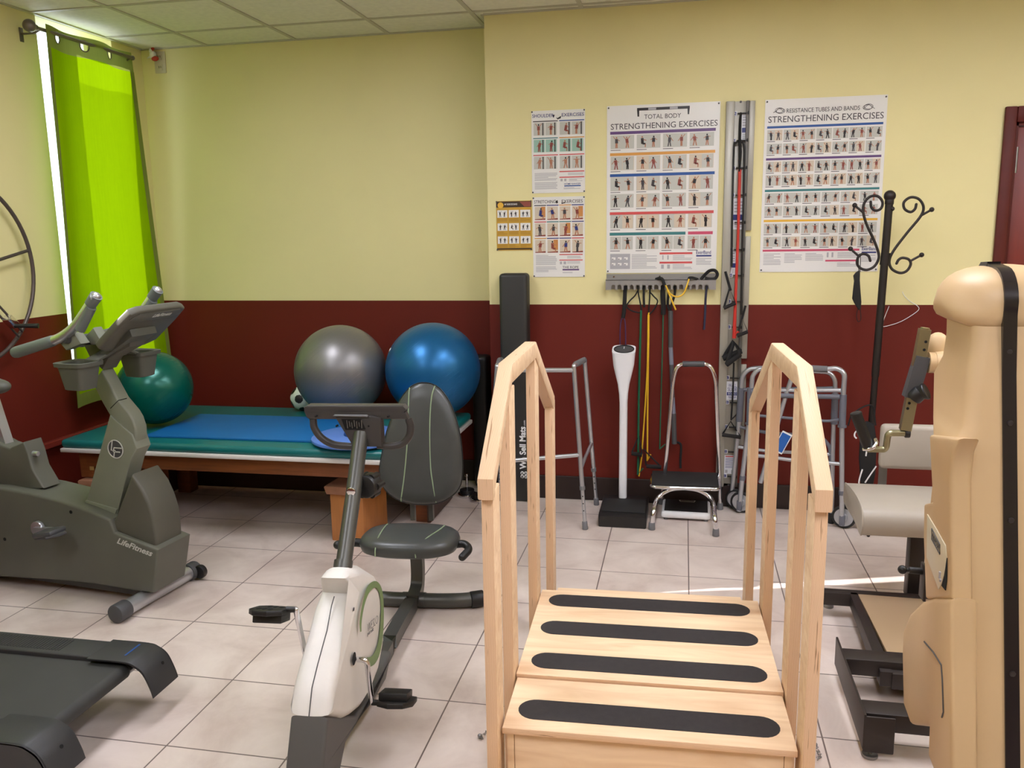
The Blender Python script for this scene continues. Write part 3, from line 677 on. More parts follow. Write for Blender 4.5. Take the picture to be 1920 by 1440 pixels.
for s in (-1, 1):
    bm = NB(); cyl(bm, ff+bs*s*.21, ff+bs*s*.265, .036, 20, bev=.006); obj('end_cap', bm, m_black, ftf)
# seat
sc_ = BN(768, 981, 0); sc_.z = .325; sc_ = Vector(BL(Bt(BN(768, 983))[0], .318, 0))
def super_pad(o, X_, Y_, hx, hy, h, e=.62, n=48, taper=0):
    bm = NB(); Z_ = Vector(X_).cross(Vector(Y_)).normalized(); rings = []
    if Z_.z < 0 and abs(Z_.z) > .3: Z_ = -Z_
    for k, (sc, zz) in enumerate(((.0, -.5), (.80, -.5), (.96, -.32), (1, 0), (.975, .25), (.90, .42), (.7, .5), (.0, .52))):
        if sc == 0: rings.append([bm.verts.new(o+Z_*(h*zz))]); continue
        r = []
        for j in range(n):
            a = 2*PI*j/n; x = math.copysign(abs(math.cos(a))**e, math.cos(a))*hx*sc; y = math.copysign(abs(math.sin(a))**e, math.sin(a))*hy*sc
            x *= 1-taper*(y/hy+.3 if y > -.3*hy else 0)**2
            r.append(bm.verts.new(o+X_*x+Y_*y+Z_*(h*zz)))
        rings.append(r)
    for i in range(len(rings)-1):
        a, c = rings[i], rings[i+1]
        for j in range(n):
            f = []
            for v in (a[j % len(a)], a[(j+1) % n % len(a)], c[(j+1) % n % len(c)], c[j % len(c)]):
                if v not in f: f.append(v)
            if len(f) > 2: bm.faces.new(f)
    return bm
seat = obj('seat', super_pad(sc_, bs, bu, .212, .145, .075, .72), m_vin, rb)
bm = NB()
for x0, x1 in ((-.125, -.115), (.13, .055)):
    tube(bm, spline([sc_+bs*(x0)-bu*.105+Vector((0, 0, .034)), sc_+bs*(x0*.9+x1*.1)-bu*.04+Vector((0, 0, .0395)), sc_+bs*(x0*.4+x1*.6)+bu*.07+Vector((0, 0, .037)), sc_+bs*x1+bu*.133+Vector((0, 0, .012)), sc_+bs*x1+bu*.142+Vector((0, 0, -.02))], 5), .0026, 6)
obj('piping', bm, m_pipe, seat)
bm = NB(); box(bm, (-.1, -.06, -.02), (.1, .1, 0), .003, M=basis(sc_+Vector((0, 0, -.037)), bs, bu)); box(bm, (-.06, -.04, -.036), (.05, .08, -.018), .003, M=basis(sc_+Vector((0, 0, -.037)), bs, bu)); obj('seat_plate', bm, m_black, rb)
bm = NB(); yb = -.05
tube(bm, fillet([sc_+bs*-.15+Vector((0, 0, -.03)), sc_-bs*.24+Vector((0, 0, -.012)), sc_-bs*.30+bu*.06+Vector((0, 0, -.005))], .03), .0185, 14, rnd=True); obj('side_handle', bm, m_black, rb)
bm = NB(); tube(bm, fillet([sc_+bs*.15+Vector((0, 0, -.02)), sc_+bs*.235+Vector((0, 0, -.006)), sc_+bs*.262+bu*.03+Vector((0, 0, -.02)), sc_+bs*.238+bu*.08+Vector((0, 0, -.036))], .03), .0165, 14, rnd=True); obj('side_handle', bm, m_black, rb)
# backrest: padded, outline measured on its own leaning plane
bp = BL(-.20, .66, 0); bnr = (bu*math.cos(.16)+Vector((0, 0, math.sin(.16))))
out_ = [(792, 717.5), (771, 725), (752, 748), (738, 777), (725, 812), (715.5, 858), (712, 888), (719, 912), (737, 931), (762, 942), (795, 946), (826, 942), (851, 927), (864.5, 908), (868, 872), (864, 820), (853, 777), (838, 744), (818, 723)]
O2 = spline([pP(x, y, bp, bnr) for x, y in out_], 3, closed=True); cen = sum(O2, Vector())/len(O2)
bm = NB(); rings = []
for sc, d in ((0, -.03), (.9, -.03), (.985, -.018), (1, 0), (.985, .014), (.93, .025), (.75, .031), (0, .034)):
    if sc == 0: rings.append([bm.verts.new(cen+bnr*d)]); continue
    rings.append([bm.verts.new(cen+(p-cen)*sc+bnr*d) for p in O2])
n_ = len(O2)
for i in range(len(rings)-1):
    a, c = rings[i], rings[i+1]
    for j in range(n_):
        f = []
        for v in (a[j % len(a)], a[(j+1) % n_ % len(a)], c[(j+1) % n_ % len(c)], c[j % len(c)]):
            if v not in f: f.append(v)
        if len(f) > 2: bm.faces.new(f)
back = obj('backrest', bm, m_vin, rb)
bm = NB()
for pts in (((769.5, 727), (769, 760), (766.5, 831), (760, 899), (753.5, 939)), ((816.5, 723.5), (811, 750), (808.5, 804), (810, 872), (814, 905), (819, 941))):
    P_ = spline([pP(x, y, bp, bnr) for x, y in pts], 6); m_ = len(P_)
    tube(bm, [p+bnr*(.0315-.016*abs(2*k/(m_-1)-1)**6) for k, p in enumerate(P_)], .003, 6)
obj('piping', bm, m_pipe, back)
bm = NB(); tube(bm, [pP(792, 719, bp, bnr)]*0+[p+bnr*.006 for p in O2], .003, 6, closed=True); obj('edge_piping', bm, m_black, back)
for x in (768, 803):
    bm = NB(); p1 = pP(x, 900, bp, bnr)-bnr*.045; p2 = Vector((p1.x, p1.y, .30)); bar(bm, [p1, p2], .02, .03, up=bu); obj('back_support', bm, m_fr, rb)
# ---------------------------------------------------------------- curtains on the left wall
def curtain_mat(name, c, trans):
    m = bpy.data.materials.new(name); m.use_nodes = True; nt = m.node_tree; N = nt.nodes; L = nt.links; N.remove(N['Principled BSDF'])
    d = N.new('ShaderNodeBsdfDiffuse'); t = N.new('ShaderNodeBsdfTranslucent'); x = N.new('ShaderNodeMixShader'); x.inputs[0].default_value = trans
    tc = N.new('ShaderNodeTexCoord'); mp = N.new('ShaderNodeMapping'); mp.inputs['Scale'].default_value = (60, 60, 3); n = N.new('ShaderNodeTexNoise'); n.inputs['Scale'].default_value = 2; n.inputs['Detail'].default_value = 4
    L.new(tc.outputs['Object'], mp.inputs[0]); L.new(mp.outputs[0], n.inputs['Vector'])
    rp = N.new('ShaderNodeValToRGB'); e = rp.color_ramp.elements; cc = lin(c); e[0].color = tuple(v*.85 for v in cc[:3])+(1,); e[1].color = cc
    L.new(n.outputs['Fac'], rp.inputs[0]); L.new(rp.outputs[0], d.inputs[0]); L.new(rp.outputs[0], t.inputs[0])
    L.new(d.outputs[0], x.inputs[1]); L.new(t.outputs[0], x.inputs[2]); L.new(x.outputs[0], N['Material Output'].inputs[0]); return m
m_cur = curtain_mat('lime_curtain_cloth', (146, 186, 6), .24); m_curh = curtain_mat('olive_curtain_hem', (138, 150, 72), .25)
m_rodm = mat('curtain_rod_pewter', (120, 112, 104), .35, .7)
def rodset(name, label, cat, y0, y1, x, z):
    t = thing(name, label, cat, (x, (y0+y1)/2, z))
    bm = NB(); cyl(bm, (x, y0, z), (x, y1, z), .010, 16); obj('pole', bm, m_rodm, t)
    bm = NB(); cyl(bm, (x, y1, z), (x, y1+.012, z), .014, 16, bev=.003); obj('end_cap', bm, m_rodm, t)
    for y, s in ((y0, -1),):
        bm = NB(); cyl(bm, (x, y, z), (x, y+s*.02, z), .016, 16, bev=.003); ball(bm, (x, y+s*.05, z), .033, n=24); cyl(bm, (x, y+s*.018, z), (x, y+s*.03, z), .009, 12); obj('finial', bm, m_rodm, t)
    for y in (y0+.02, y1-.02):
        bm = NB(); tube(bm, [(x, y, z-.006), (x-.03, y, z-.02), (XL+.006, y, z-.02)], .006, 8); box(bm, (XL, y-.012, z-.06), (XL+.006, y+.012, z+.012), .001); obj('bracket', bm, m_rodm, t)
    return t
def curtain(name, label, ytop, ybot, ztop, zbot, x0, waves, amp, group=None, holes=True, hemL=True, cut=None):
    """cloth hung on eyelets: ytop/ybot are (left, right) limits, sheet waves about x0"""
    t = thing(name, label, 'curtain', (x0, sum(ybot)/2, zbot), group=group)
    nu, nv = (120, 30) if cut is None else (170, 160)
    def pt(u, v, e=0):
        w = v  # 0 top .. 1 bottom
        y = (ytop[0]*(1-w)+ybot[0]*w)*(1-u)+(ytop[1]*(1-w)+ybot[1]*w)*u
        a = amp*(1+.25*w)
        ph = 2*PI*waves*u+.9*math.sin(2.2*w+3*u)*w
        x = x0+a*math.cos(ph)+.012*w*math.sin(11*u+4*w)
        return Vector((x+e, y, ztop*(1-w)+zbot*w))
    hz = .115/(ztop-zbot)
    def sheet(u0, u1, v0, v1, nu, nv, holes=()):
        bm = NB(); g = [[bm.verts.new(pt(u0+(u1-u0)*i/nu, v0+(v1-v0)*j/nv)) for i in range(nu+1)] for j in range(nv+1)]
        for j in range(nv):
            for i in range(nu):
                u = u0+(u1-u0)*(i+.5)/nu; v = v0+(v1-v0)*(j+.5)/nv
                if cut and cut(pt(u, v)): continue
                if any(((u-hu)*(abs(ybot[1]-ybot[0])+abs(ytop[1]-ytop[0]))/2*1.25)**2+((v-hv)*(ztop-zbot))**2 < .030**2 for hu, hv in holes): continue
                bm.faces.new((g[j][i], g[j][i+1], g[j+1][i+1], g[j+1][i]))
        return bm
    hs = [((2*k+1)/(4*waves), hz*.42) for k in range(int(2*waves))] if holes else []
    obj('panel', sheet(0, 1, hz, .965, nu, nv), m_cur, t, ang=180)
    h = obj('header', sheet(0, 1, 0, hz, 260, 24, hs), m_curh, t, ang=180)
    obj('bottom_hem', sheet(0, 1, .965, 1, nu, 3), m_curh, t, ang=180)
    for hu, hv in hs:
        bm = NB(); c = pt(hu, hv); dy = (pt(hu+.01, hv)-pt(hu-.01, hv)).normalized()
        tube(bm, [c+dy*(.030*math.cos(a))+Vector((0, 0, .030*math.sin(a))) for a in [2*PI*k/20 for k in range(20)]], .0035, 6, closed=True); obj('eyelet', bm, m_rodm, h)
    if hemL:
        for u0, u1 in ((0, .035), (.965, 1)):
            bm = NB(); g = [[bm.verts.new(pt(u0+(u1-u0)*i/4, hz+(1-hz)*j/30, .002)) for i in range(5)] for j in range(31)]
            for j in range(30):
                for i in range(4): bm.faces.new((g[j][i], g[j][i+1], g[j+1][i+1], g[j+1][i]))
            obj('side_hem', bm, m_curh, t, ang=180)
    return t
rodset('curtain_rod', 'pewter curtain rod with ball finial over the left wall window', 'curtain rod', 4.13, 4.93, -3.385, 2.712)
curtain('curtain', 'lime green curtain hanging on eyelets at the window by the room corner', (4.185, 4.94), (4.13, 5.105), 2.745, .655, -3.395, 1.75, .022)
# the nearer window's pair of curtains, outside the picture, parted by a narrow gap
rodset('curtain_rod', 'pewter curtain rod over the nearer window of the left wall', 'curtain rod', 2.05, 2.96, -3.42, 2.722)
def gap(p):                                   # the slit the two curtains leave
    if p.z > 1.717 and abs(p.y-(2.636+.02*(p.z-1.717))) < min(.027, (p.z-1.717)*.09): return True
    return False
curtain('curtain', 'lime green curtain on the near side of the nearer left wall window', (2.08, 2.636), (2.08, 2.636), 2.76, .80, -3.43, 3, .006, holes=False, hemL=False, cut=gap)
curtain('curtain', 'lime green curtain on the far side of the nearer left wall window', (2.636, 2.96), (2.636, 2.96), 2.76, .80, -3.43, 2, .006, holes=False, hemL=False, cut=gap)
# ledge rail painted like the wall
bm = NB(); box(bm, (XL, 2.6, .452), (XL+.035, YB, .488), .005); struct('trim_2', bm, mat('rail_red_paint', (120, 44, 34), .4, var=.06))
# ---------------------------------------------------------------- outlet plate with ornament
m_plate = mat('outlet_plate_beige', (200, 190, 166), .45)
op = thing('outlet_plate', 'white outlet plate high on the back wall by the ceiling corner', 'outlet', (-3.3670, YB, 2.665))
bm = NB(); box(bm, (-3.4070, YB-.007, 2.665), (-3.3270, YB, 2.80), .003); obj('plate', bm, m_plate, op)
for dz in (.035, .10):
    bm = NB(); box(bm, (-3.3840, YB-.0095, 2.665+dz-.018), (-3.3500, YB-.006, 2.665+dz+.018), .003)
    sk = obj('socket', bm, m_plate, op)
    bm = NB(); box(bm, (-3.3750, YB-.0105, 2.665+dz-.004), (-3.3720, YB-.009, 2.665+dz+.01)); box(bm, (-3.3620, YB-.0105, 2.665+dz-.004), (-3.3590, YB-.009, 2.665+dz+.01)); obj('slot', bm, m_hole, sk)
m_red = mat('ornament_red', (170, 48, 28), .5)
orn = thing('hanging_ornament', 'small white and red ornament hanging over the white outlet plate', 'ornament', (-3.3920, YB-.04, 2.74))
bm = NB(); ball(bm, (-3.3940, YB-.035, 2.775), .022, 1, .8, 1.1, 16); ball(bm, (-3.4070, YB-.035, 2.80), .012, 1, .8, 1.3, 12); prism(bm, [(-3.4220, YB-.03, 2.77), (-3.4370, YB-.03, 2.755), (-3.3920, YB-.03, 2.765)], (0, -.008, 0), .001); obj('white_body', bm, m_white, orn)
bm = NB(); ball(bm, (-3.3770, YB-.04, 2.75), .02, 1.3, .6, .8, 16); ball(bm, (-3.3920, YB-.035, 2.812), .010, 1.3, .7, 1, 12); tube(bm, [(-3.3920, YB-.035, 2.812), (-3.3900, YB-.035, 2.75)], .004, 6); obj('red_ribbon', bm, m_red, orn)
# ---------------------------------------------------------------- shoulder wheel on the left wall
m_whl = mat('wheel_grey_enamel', (88, 78, 74), .4, .4)
ww = thing('shoulder_wheel', 'large grey metal exercise wheel with spokes mounted on the left wall', 'exercise wheel', (XL, 3.504, 1.458))
wc = Vector((-3.44, 3.504, 1.458))
def wp(a, r, dx=0): return wc+Vector((dx, r*math.cos(a), r*math.sin(a)))
bm = NB(); tube(bm, [wp(2*PI*k/72, .47) for k in range(72)], .0105, 12, closed=True); obj('rim', bm, m_whl, ww)
for k in range(3):
    a = .205+2*PI*k/3; bm = NB(); tube(bm, [wp(a, .03), wp(a, .47)], .0085, 10); obj('spoke', bm, m_whl, ww)
bm = NB(); cyl(bm, (XL+.001, 3.504, 1.458), (-3.41, 3.504, 1.458), .04, 24, bev=.004); obj('hub', bm, m_dgrey, ww)
for s in (-1, 1):
    bm = NB(); d = Vector((0, .014*s, .012*s)); tube(bm, [wc+d+Vector((.02, 0, 0)), wp(-.83, .46, .02)+d], .006, 8); obj('crank_bar', bm, m_whl, ww)
hp = pX(20, 603, -3.40)
bm = NB(); box(bm, (-.022, -.035, -.02), (.022, .035, .02), .006, M=Matrix.Translation(hp) @ Matrix.Rotation(-.8, 4, 'X')); cl_ = obj('handle_clamp', bm, m_chrome, ww)
bm = NB(); g0 = pX(27, 611, -3.385); tube(bm, [g0, g0+Vector((.105, .045, -.004))], [.010, .013], 14, rnd=False); obj('handle_grip', bm, m_black, ww)
# ---------------------------------------------------------------- treatment table
m_teal = mat('teal_vinyl', (18, 104, 104), .33, var=.05, bump=.06, bscale=80)
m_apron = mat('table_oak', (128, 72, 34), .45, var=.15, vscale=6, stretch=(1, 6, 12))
m_tshade = mat('table_shade_dark', (56, 34, 22), .5, var=.1)  # dark tone standing in for the shade under the table
tb = thing('treatment_table', 'low wide treatment table with teal padded top and white edge trim', 'treatment table', (-2.275, 4.37, 0))
bm = NB(); box(bm, (-3.31, 3.875, .487), (-1.25, 4.86, .535), .02, 4); obj('padded_top', bm, m_teal, tb)
bm = NB(); box(bm, (-3.31, 3.868, .466), (-1.245, 4.865, .489), .005); obj('edge_trim', bm, mat('trim_white_plastic', (214, 208, 204), .3), tb)
bm = NB(); box(bm, (-3.2, 3.93, .375), (-1.33, 3.955, .466), .003); obj('apron', bm, m_apron, tb)
bm = NB(); box(bm, (-3.2, 4.78, .375), (-1.33, 4.805, .466), .003); obj('apron', bm, m_apron, tb)
for x in (-3.2, -1.355):
    bm = NB(); box(bm, (x, 3.955, .375), (x+.025, 4.78, .466), .003); obj('apron', bm, m_apron, tb)
for x in (-3.15, -1.46):
    for y in (4.36, 4.66):
        bm = NB(); box(bm, (x, y, 0), (x+.09, y+.09, .466), .004); lg = obj('leg', bm, m_apron, tb)
bm = NB(); box(bm, (-3.15, 4.76, .02), (-1.37, 4.78, .375), .002); obj('back_shade_panel', bm, m_tshade, tb)  # added dark panels, back and ends, imitate the shade beneath the table
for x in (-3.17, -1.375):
    bm = NB(); box(bm, (x, 4.30, .02), (x+.02, 4.76, .375), .002); obj('end_shade_panel', bm, m_tshade, tb)
def zt(px, py, z): return pZ(px, py, z)
bm = NB(); box(bm, (-3.25, 3.935, .31), (-3.17, 4.01, .466), .004); cp = obj('corner_block', bm, m_apron, tb)
bm = NB(); q = pY(172, 875, 3.934); box(bm, (q.x-.013, 3.933, q.z-.02), (q.x+.013, 3.936, q.z+.022)); obj('sticker', bm, mat('sticker_tan', (176, 140, 84), .6), cp)
# blue gym mat on the table
m_blue = mat('blue_foam_mat', (0, 96, 160), .6, var=.04, bump=.15, bscale=120)
q = [zt(272, 816, .547), zt(375, 776, .547), zt(560, 778, .547), zt(715, 783, .547), zt(712, 816, .547)]
bm = NB(); prism(bm, [(p.x, p.y, .535) for p in ((q[0]), (q[1]), Vector((-1.75, q[1].y+.01, 0)), Vector((-1.75, q[0].y+.01, 0)))], (0, 0, .013), .003)
tag(obj('gym_mat', bm, m_blue), 'thin blue foam mat lying flat on the teal table', 'mat')
# balance disc with its dome up
m_lb = mat('light_blue_plastic', (88, 128, 205), .45, var=.03); m_db = mat('dark_blue_plastic', (24, 72, 140), .45)
dcen = Vector((-1.66, 4.065, .548)); dc = thing('wobble_board', 'round light blue wobble board lying dome up on the teal table', 'wobble board', dcen)
bm = NB(); lathe(bm, [(0, 0), (.235, 0), (.243, .004), (.245, .011), (.243, .018), (.235, .022), (0, .022)], dcen, (0, 0, 1), 64); obj('disc', bm, m_lb, dc)
bm = NB(); lathe(bm, [(.085*math.cos(a), .022+.05*math.sin(a)) for a in [PI/2*k/8 for k in range(9)]], dcen+Vector((.0, .02, 0)), (0, 0, 1), 32); obj('dome', bm, m_db, dc)
# balls
def ballmat(name, col, rough, metal, ring=True):
    m = mat(name, col, rough, metal); nt = m.node_tree; N = nt.nodes; L = nt.links; b = N['Principled BSDF']
    if ring:
        tc = N.new('ShaderNodeTexCoord'); mp = N.new('ShaderNodeMapping'); mp.inputs['Rotation'].default_value = (0, math.radians(40), .2); L.new(tc.outputs['Object'], mp.inputs[0])
        wv = N.new('ShaderNodeTexWave'); wv.bands_direction = 'Z'; wv.inputs['Scale'].default_value = 14; wv.inputs['Distortion'].default_value = 0; L.new(mp.outputs[0], wv.inputs['Vector'])
        rp = N.new('ShaderNodeValToRGB'); rp.color_ramp.elements[0].position = .0; rp.color_ramp.elements[1].position = .08; L.new(wv.outputs['Fac'], rp.inputs[0])
        n = N.new('ShaderNodeTexNoise'); n.inputs['Scale'].default_value = 5; L.new(tc.outputs['Object'], n.inputs['Vector']); r2 = N.new('ShaderNodeValToRGB'); r2.color_ramp.elements[0].position = .5; r2.color_ramp.elements[1].position = .6
        L.new(n.outputs['Fac'], r2.inputs[0]); mx = N.new('ShaderNodeMix'); mx.data_type = 'RGBA'; mx.blend_type = 'LIGHTEN'; mx.inputs['Factor'].default_value = 1; L.new(rp.outputs[0], mx.inputs[6]); L.new(r2.outputs[0], mx.inputs[7])
        bp = N.new('ShaderNodeBump'); bp.inputs['Strength'].default_value = .25; bp.inputs['Distance'].default_value = .002; L.new(mx.outputs[2], bp.inputs['Height']); L.new(bp.outputs[0], b.inputs['Normal'])
    return m
def gymball(c, r, m, label, plug):
    t = thing('exercise_ball', label, 'exercise ball', (c[0], c[1], c[2]-r), group=None)
    bm = NB(); ball(bm, c, r, n=96); o = obj('ball_skin', bm, m, t, ang=180)
    o.data.transform(Matrix.Translation((0, 0, -r))); o.location = (0, 0, r)
    d = Vector(plug).normalized(); bm = NB(); cyl(bm, Vector(c)+d*(r-.004), Vector(c)+d*(r+.002), .012, 20, bev=.001); obj('plug', bm, m_white if 'green' not in label else m_dgrey, t)
    return t
gymball((-2.972, 4.265, .7575), .209, ballmat('green_ball_vinyl', (0, 92, 78), .25, .3), 'dark green exercise ball on the left end of the teal table', (-.5, .3, .8))
gymball((-2.001, 4.672, .8085), .273, ballmat('silver_ball_vinyl', (128, 126, 126), .38, .6), 'silver grey exercise ball between the football and the blue ball', (-.2, .9, .4))
gymball((-1.438, 4.709, .815), .2795, ballmat('blue_ball_vinyl', (26, 98, 150), .34, .5), 'large shiny blue exercise ball at the right end of the teal table', (-.82, -.35, .48))
# small football
sb_c = Vector((-2.306, 4.779, .6135)); r_ = .078
t_ = bmesh.new(); bmesh.ops.create_icosphere(t_, subdivisions=1, radius=1.0)
ico = [v.co.normalized().copy() for v in t_.verts]; t_.free()
bm = NB(); bmesh.ops.create_icosphere(bm, subdivisions=5, radius=r_)
rot = Matrix.Rotation(.9, 3, 'Z') @ Matrix.Rotation(.55, 3, 'X')
for f in bm.faces:
    d = f.calc_center_median().normalized(); f.material_index = 1 if max(d.dot(v) for v in ico) > .945 else 0
bm.transform(Matrix.Translation(sb_c) @ rot.to_4x4())
tag(obj('football', bm, [mat('football_white', (205, 215, 200), .4), mat('football_black', (26, 28, 26), .4)], None), 'small white football with black patches beside the silver ball', 'ball')
# stools tucked at the table
m_pine = mat('stool_pine', (186, 122, 68), .5, var=.12, vscale=5, stretch=(5, 5, 1)); m_lid = mat('stool_lid_worn', (150, 104, 78), .55, var=.2, vscale=12)
def stool(loc, rz, label):
    t = thing('wooden_stool', label, 'stool', loc, rz)
    bm = NB(); box(bm, (-.095, 0, 0), (.095, .30, .262), .004); obj('body', bm, m_pine, t, world=False)
    bm = NB(); prism(bm, [(-.105, -.02, .262), (-.118, -.02, .298), (-.112, -.02, .306), (.112, -.02, .306), (.118, -.02, .298), (.105, -.02, .262)], (0, .34, 0), .003); obj('lid', bm, m_lid, t, world=False)
    return t
stool((-1.72, 4.0, 0), math.radians(-4), 'small wooden stool with worn lid under the table behind the white bike')
stool((-3.118, 3.905, 0), 0, 'small wooden stool under the left end of the teal table')
# black padded panel in the corner behind the blue ball
bm = NB(); q = pY(900, 668, 5.04); box(bm, (-1.29, 5.04, .0), (-1.185, 5.17, q.z), .03, 4)
tag(obj('folded_pad', bm, m_black), 'black folded pad standing behind the blue ball in the wall corner', 'pad')
# chrome weights
for (px, py, h, lab) in ((876, 930, .10, 'left of the two'), (899, 939, .085, 'right of the two')):
    b0 = pZ(px, py, 0); b0 = Vector((b0.x, b0.y, 0)); t = thing('chrome_weight', 'small round chrome weight with upright pin, '+lab+' behind the stairs', 'weight', b0)
    bm = NB(); cyl(bm, b0, b0+Vector((0, 0, .02)), .058, 32, bev=.004); obj('base_disc', bm, m_chrome, t)
    bm = NB(); cyl(bm, b0+Vector((0, 0, .02)), b0+Vector((0, 0, .045)), .045, 32, bev=.004); obj('weight_disc', bm, m_black, t)
    bm = NB(); cyl(bm, b0+Vector((0, 0, .02)), b0+Vector((0, 0, .045+h)), .008, 14, bev=.002); cyl(bm, b0+Vector((0, 0, .025+h)), b0+Vector((0, 0, .045+h)), .012, 14, bev=.002); obj('pin', bm, m_chrome, t)
# ---------------------------------------------------------------- treadmill
m_belt = mat('treadmill_belt', (50, 50, 48), .62, var=.1, vscale=6, bump=.2, bscale=900); m_tr = mat('treadmill_plastic', (46, 46, 47), .5, bump=.1, bscale=300)
tm = thing('treadmill', 'rear end of a black treadmill in the lower left corner', 'treadmill', (-2.6, 2.14, 0))
TZ, XR0 = .2, -1.76
bm = NB(); prof = [(-4.0+.6, .128)]+[(XR0-.085, .128)]+[(XR0-.085+.027*math.sin(a), .155-.027*math.cos(a)) for a in [PI*k/8 for k in range(1, 8)]]+[(XR0-.085, .182), (-3.4, .182)]
prism(bm, [(x, 1.945, z) for x, z in prof], (0, .385, 0)); obj('belt', bm, m_belt, tm)
bm = NB(); cyl(bm, (XR0-.085, 1.90, .155), (XR0-.085, 2.37, .155), .022, 18); obj('roller', bm, m_steel, tm)
for y0, s in ((2.325, 1), (1.835, -1)):
    bm = NB(); box(bm, (-3.4, y0, .15), (XR0-.16, y0+.115, TZ), .008, 3); rl = obj('side_rail', bm, m_tr, tm)
    bm = NB()
    for k in range(30): box(bm, (XR0-.34-.012*k-.006, y0+.02, TZ), (XR0-.34-.012*k, y0+.095, TZ+.0015))
    obj('rail_ribs', bm, m_tr, rl)
    bm = NB(); box(bm, (-3.4, y0+.03, .10), (XR0-.12, y0+.085, .15)); obj('frame_tube', bm, m_dgrey, tm)
    # curved end cap, an open shell
    o_ = [(XR0-.20, TZ+.004), (XR0-.06, TZ+.004), (XR0-.02, TZ-.006), (XR0+.012, TZ-.03), (XR0+.035, .12), (XR0+.045, .085)]
    O_ = spline([Vector((x, 0, z)) for x, z in o_], 4); I_ = [Vector((p.x-.007*(k > 4), 0, p.z-.007)) for k, p in enumerate(O_)][::-1]
    ya, yb = (y0-.02, y0+.118) if s > 0 else (y0-.003, y0+.135)
    bm = NB(); prism(bm, [(p.x, ya, p.z) for p in O_+I_], (0, yb-ya, 0), .002)
    yo = yb-.006 if s > 0 else ya; prism(bm, [(p.x, yo, p.z) for p in O_]+[(XR0+.01, yo, .07), (XR0-.05, yo, .10), (XR0-.20, yo, .12)], (0, .006, 0))
    ec = obj('end_cap', bm, m_tr, tm)
    bm = NB(); cyl(bm, (XR0+.018, y0+.075, TZ-.043), (XR0+.021, y0+.075, TZ-.042), .006, 10); obj('screw', bm, m_hole, ec)
    if s > 0:
        bm = NB(); box(bm, (XR0-.085, y0+.02, TZ+.0045), (XR0-.078, y0+.10, TZ+.0052)); obj('blue_mark', bm, m_db, ec)
bm = NB(); box(bm, (-3.4, 1.95, .10), (-2.2, 2.32, .126)); obj('deck', bm, m_tr, tm)
for y in (1.89, 2.38):
    bm = NB(); cyl(bm, (XR0-.5, y, 0), (XR0-.5, y, .11), .025, 16); obj('foot', bm, m_rubber, tm)
# ---------------------------------------------------------------- posters on the back wall
m_paper = mat('poster_paper', (226, 224, 220), .28, spec=.5)
m_gold = mat('gold_poster_paper', (196, 152, 52), .4, var=.12, vscale=10)
def pm(n, c): return mat('print_'+n, c, .35)
PC = [pm('ink', (70, 66, 70)), pm('purple', (96, 66, 120)), pm('orange', (214, 152, 72)), pm('blue', (36, 82, 150)), pm('red', (205, 82, 82)), pm('teal', (60, 122, 124)), pm('pink', (196, 76, 104)),
      pm('photo_grey', (190, 190, 182)), pm('skin', (176, 120, 92)), pm('black', (40, 34, 36)), pm('brown_red', (140, 70, 60)), pm('light_text', (170, 168, 172)), pm('navy', (44, 54, 120)), pm('white', (228, 226, 222)), pm('photo_beige', (206, 192, 172)), pm('pale_green', (150, 186, 170)), pm('wood_orange', (196, 134, 74)), pm('gold_dark', (164, 122, 40)), pm('dark_brown', (58, 40, 26)), pm('yellow', (226, 176, 60))]
INK, PUR, ORA, BLU, RED, TEA, PNK, PHG, SKI, BLK, BRR, LTX, NAV, WHI, PHB, PGR, WOR, GOD, DBR, YEL = range(20)
R5 = random.Random(11)
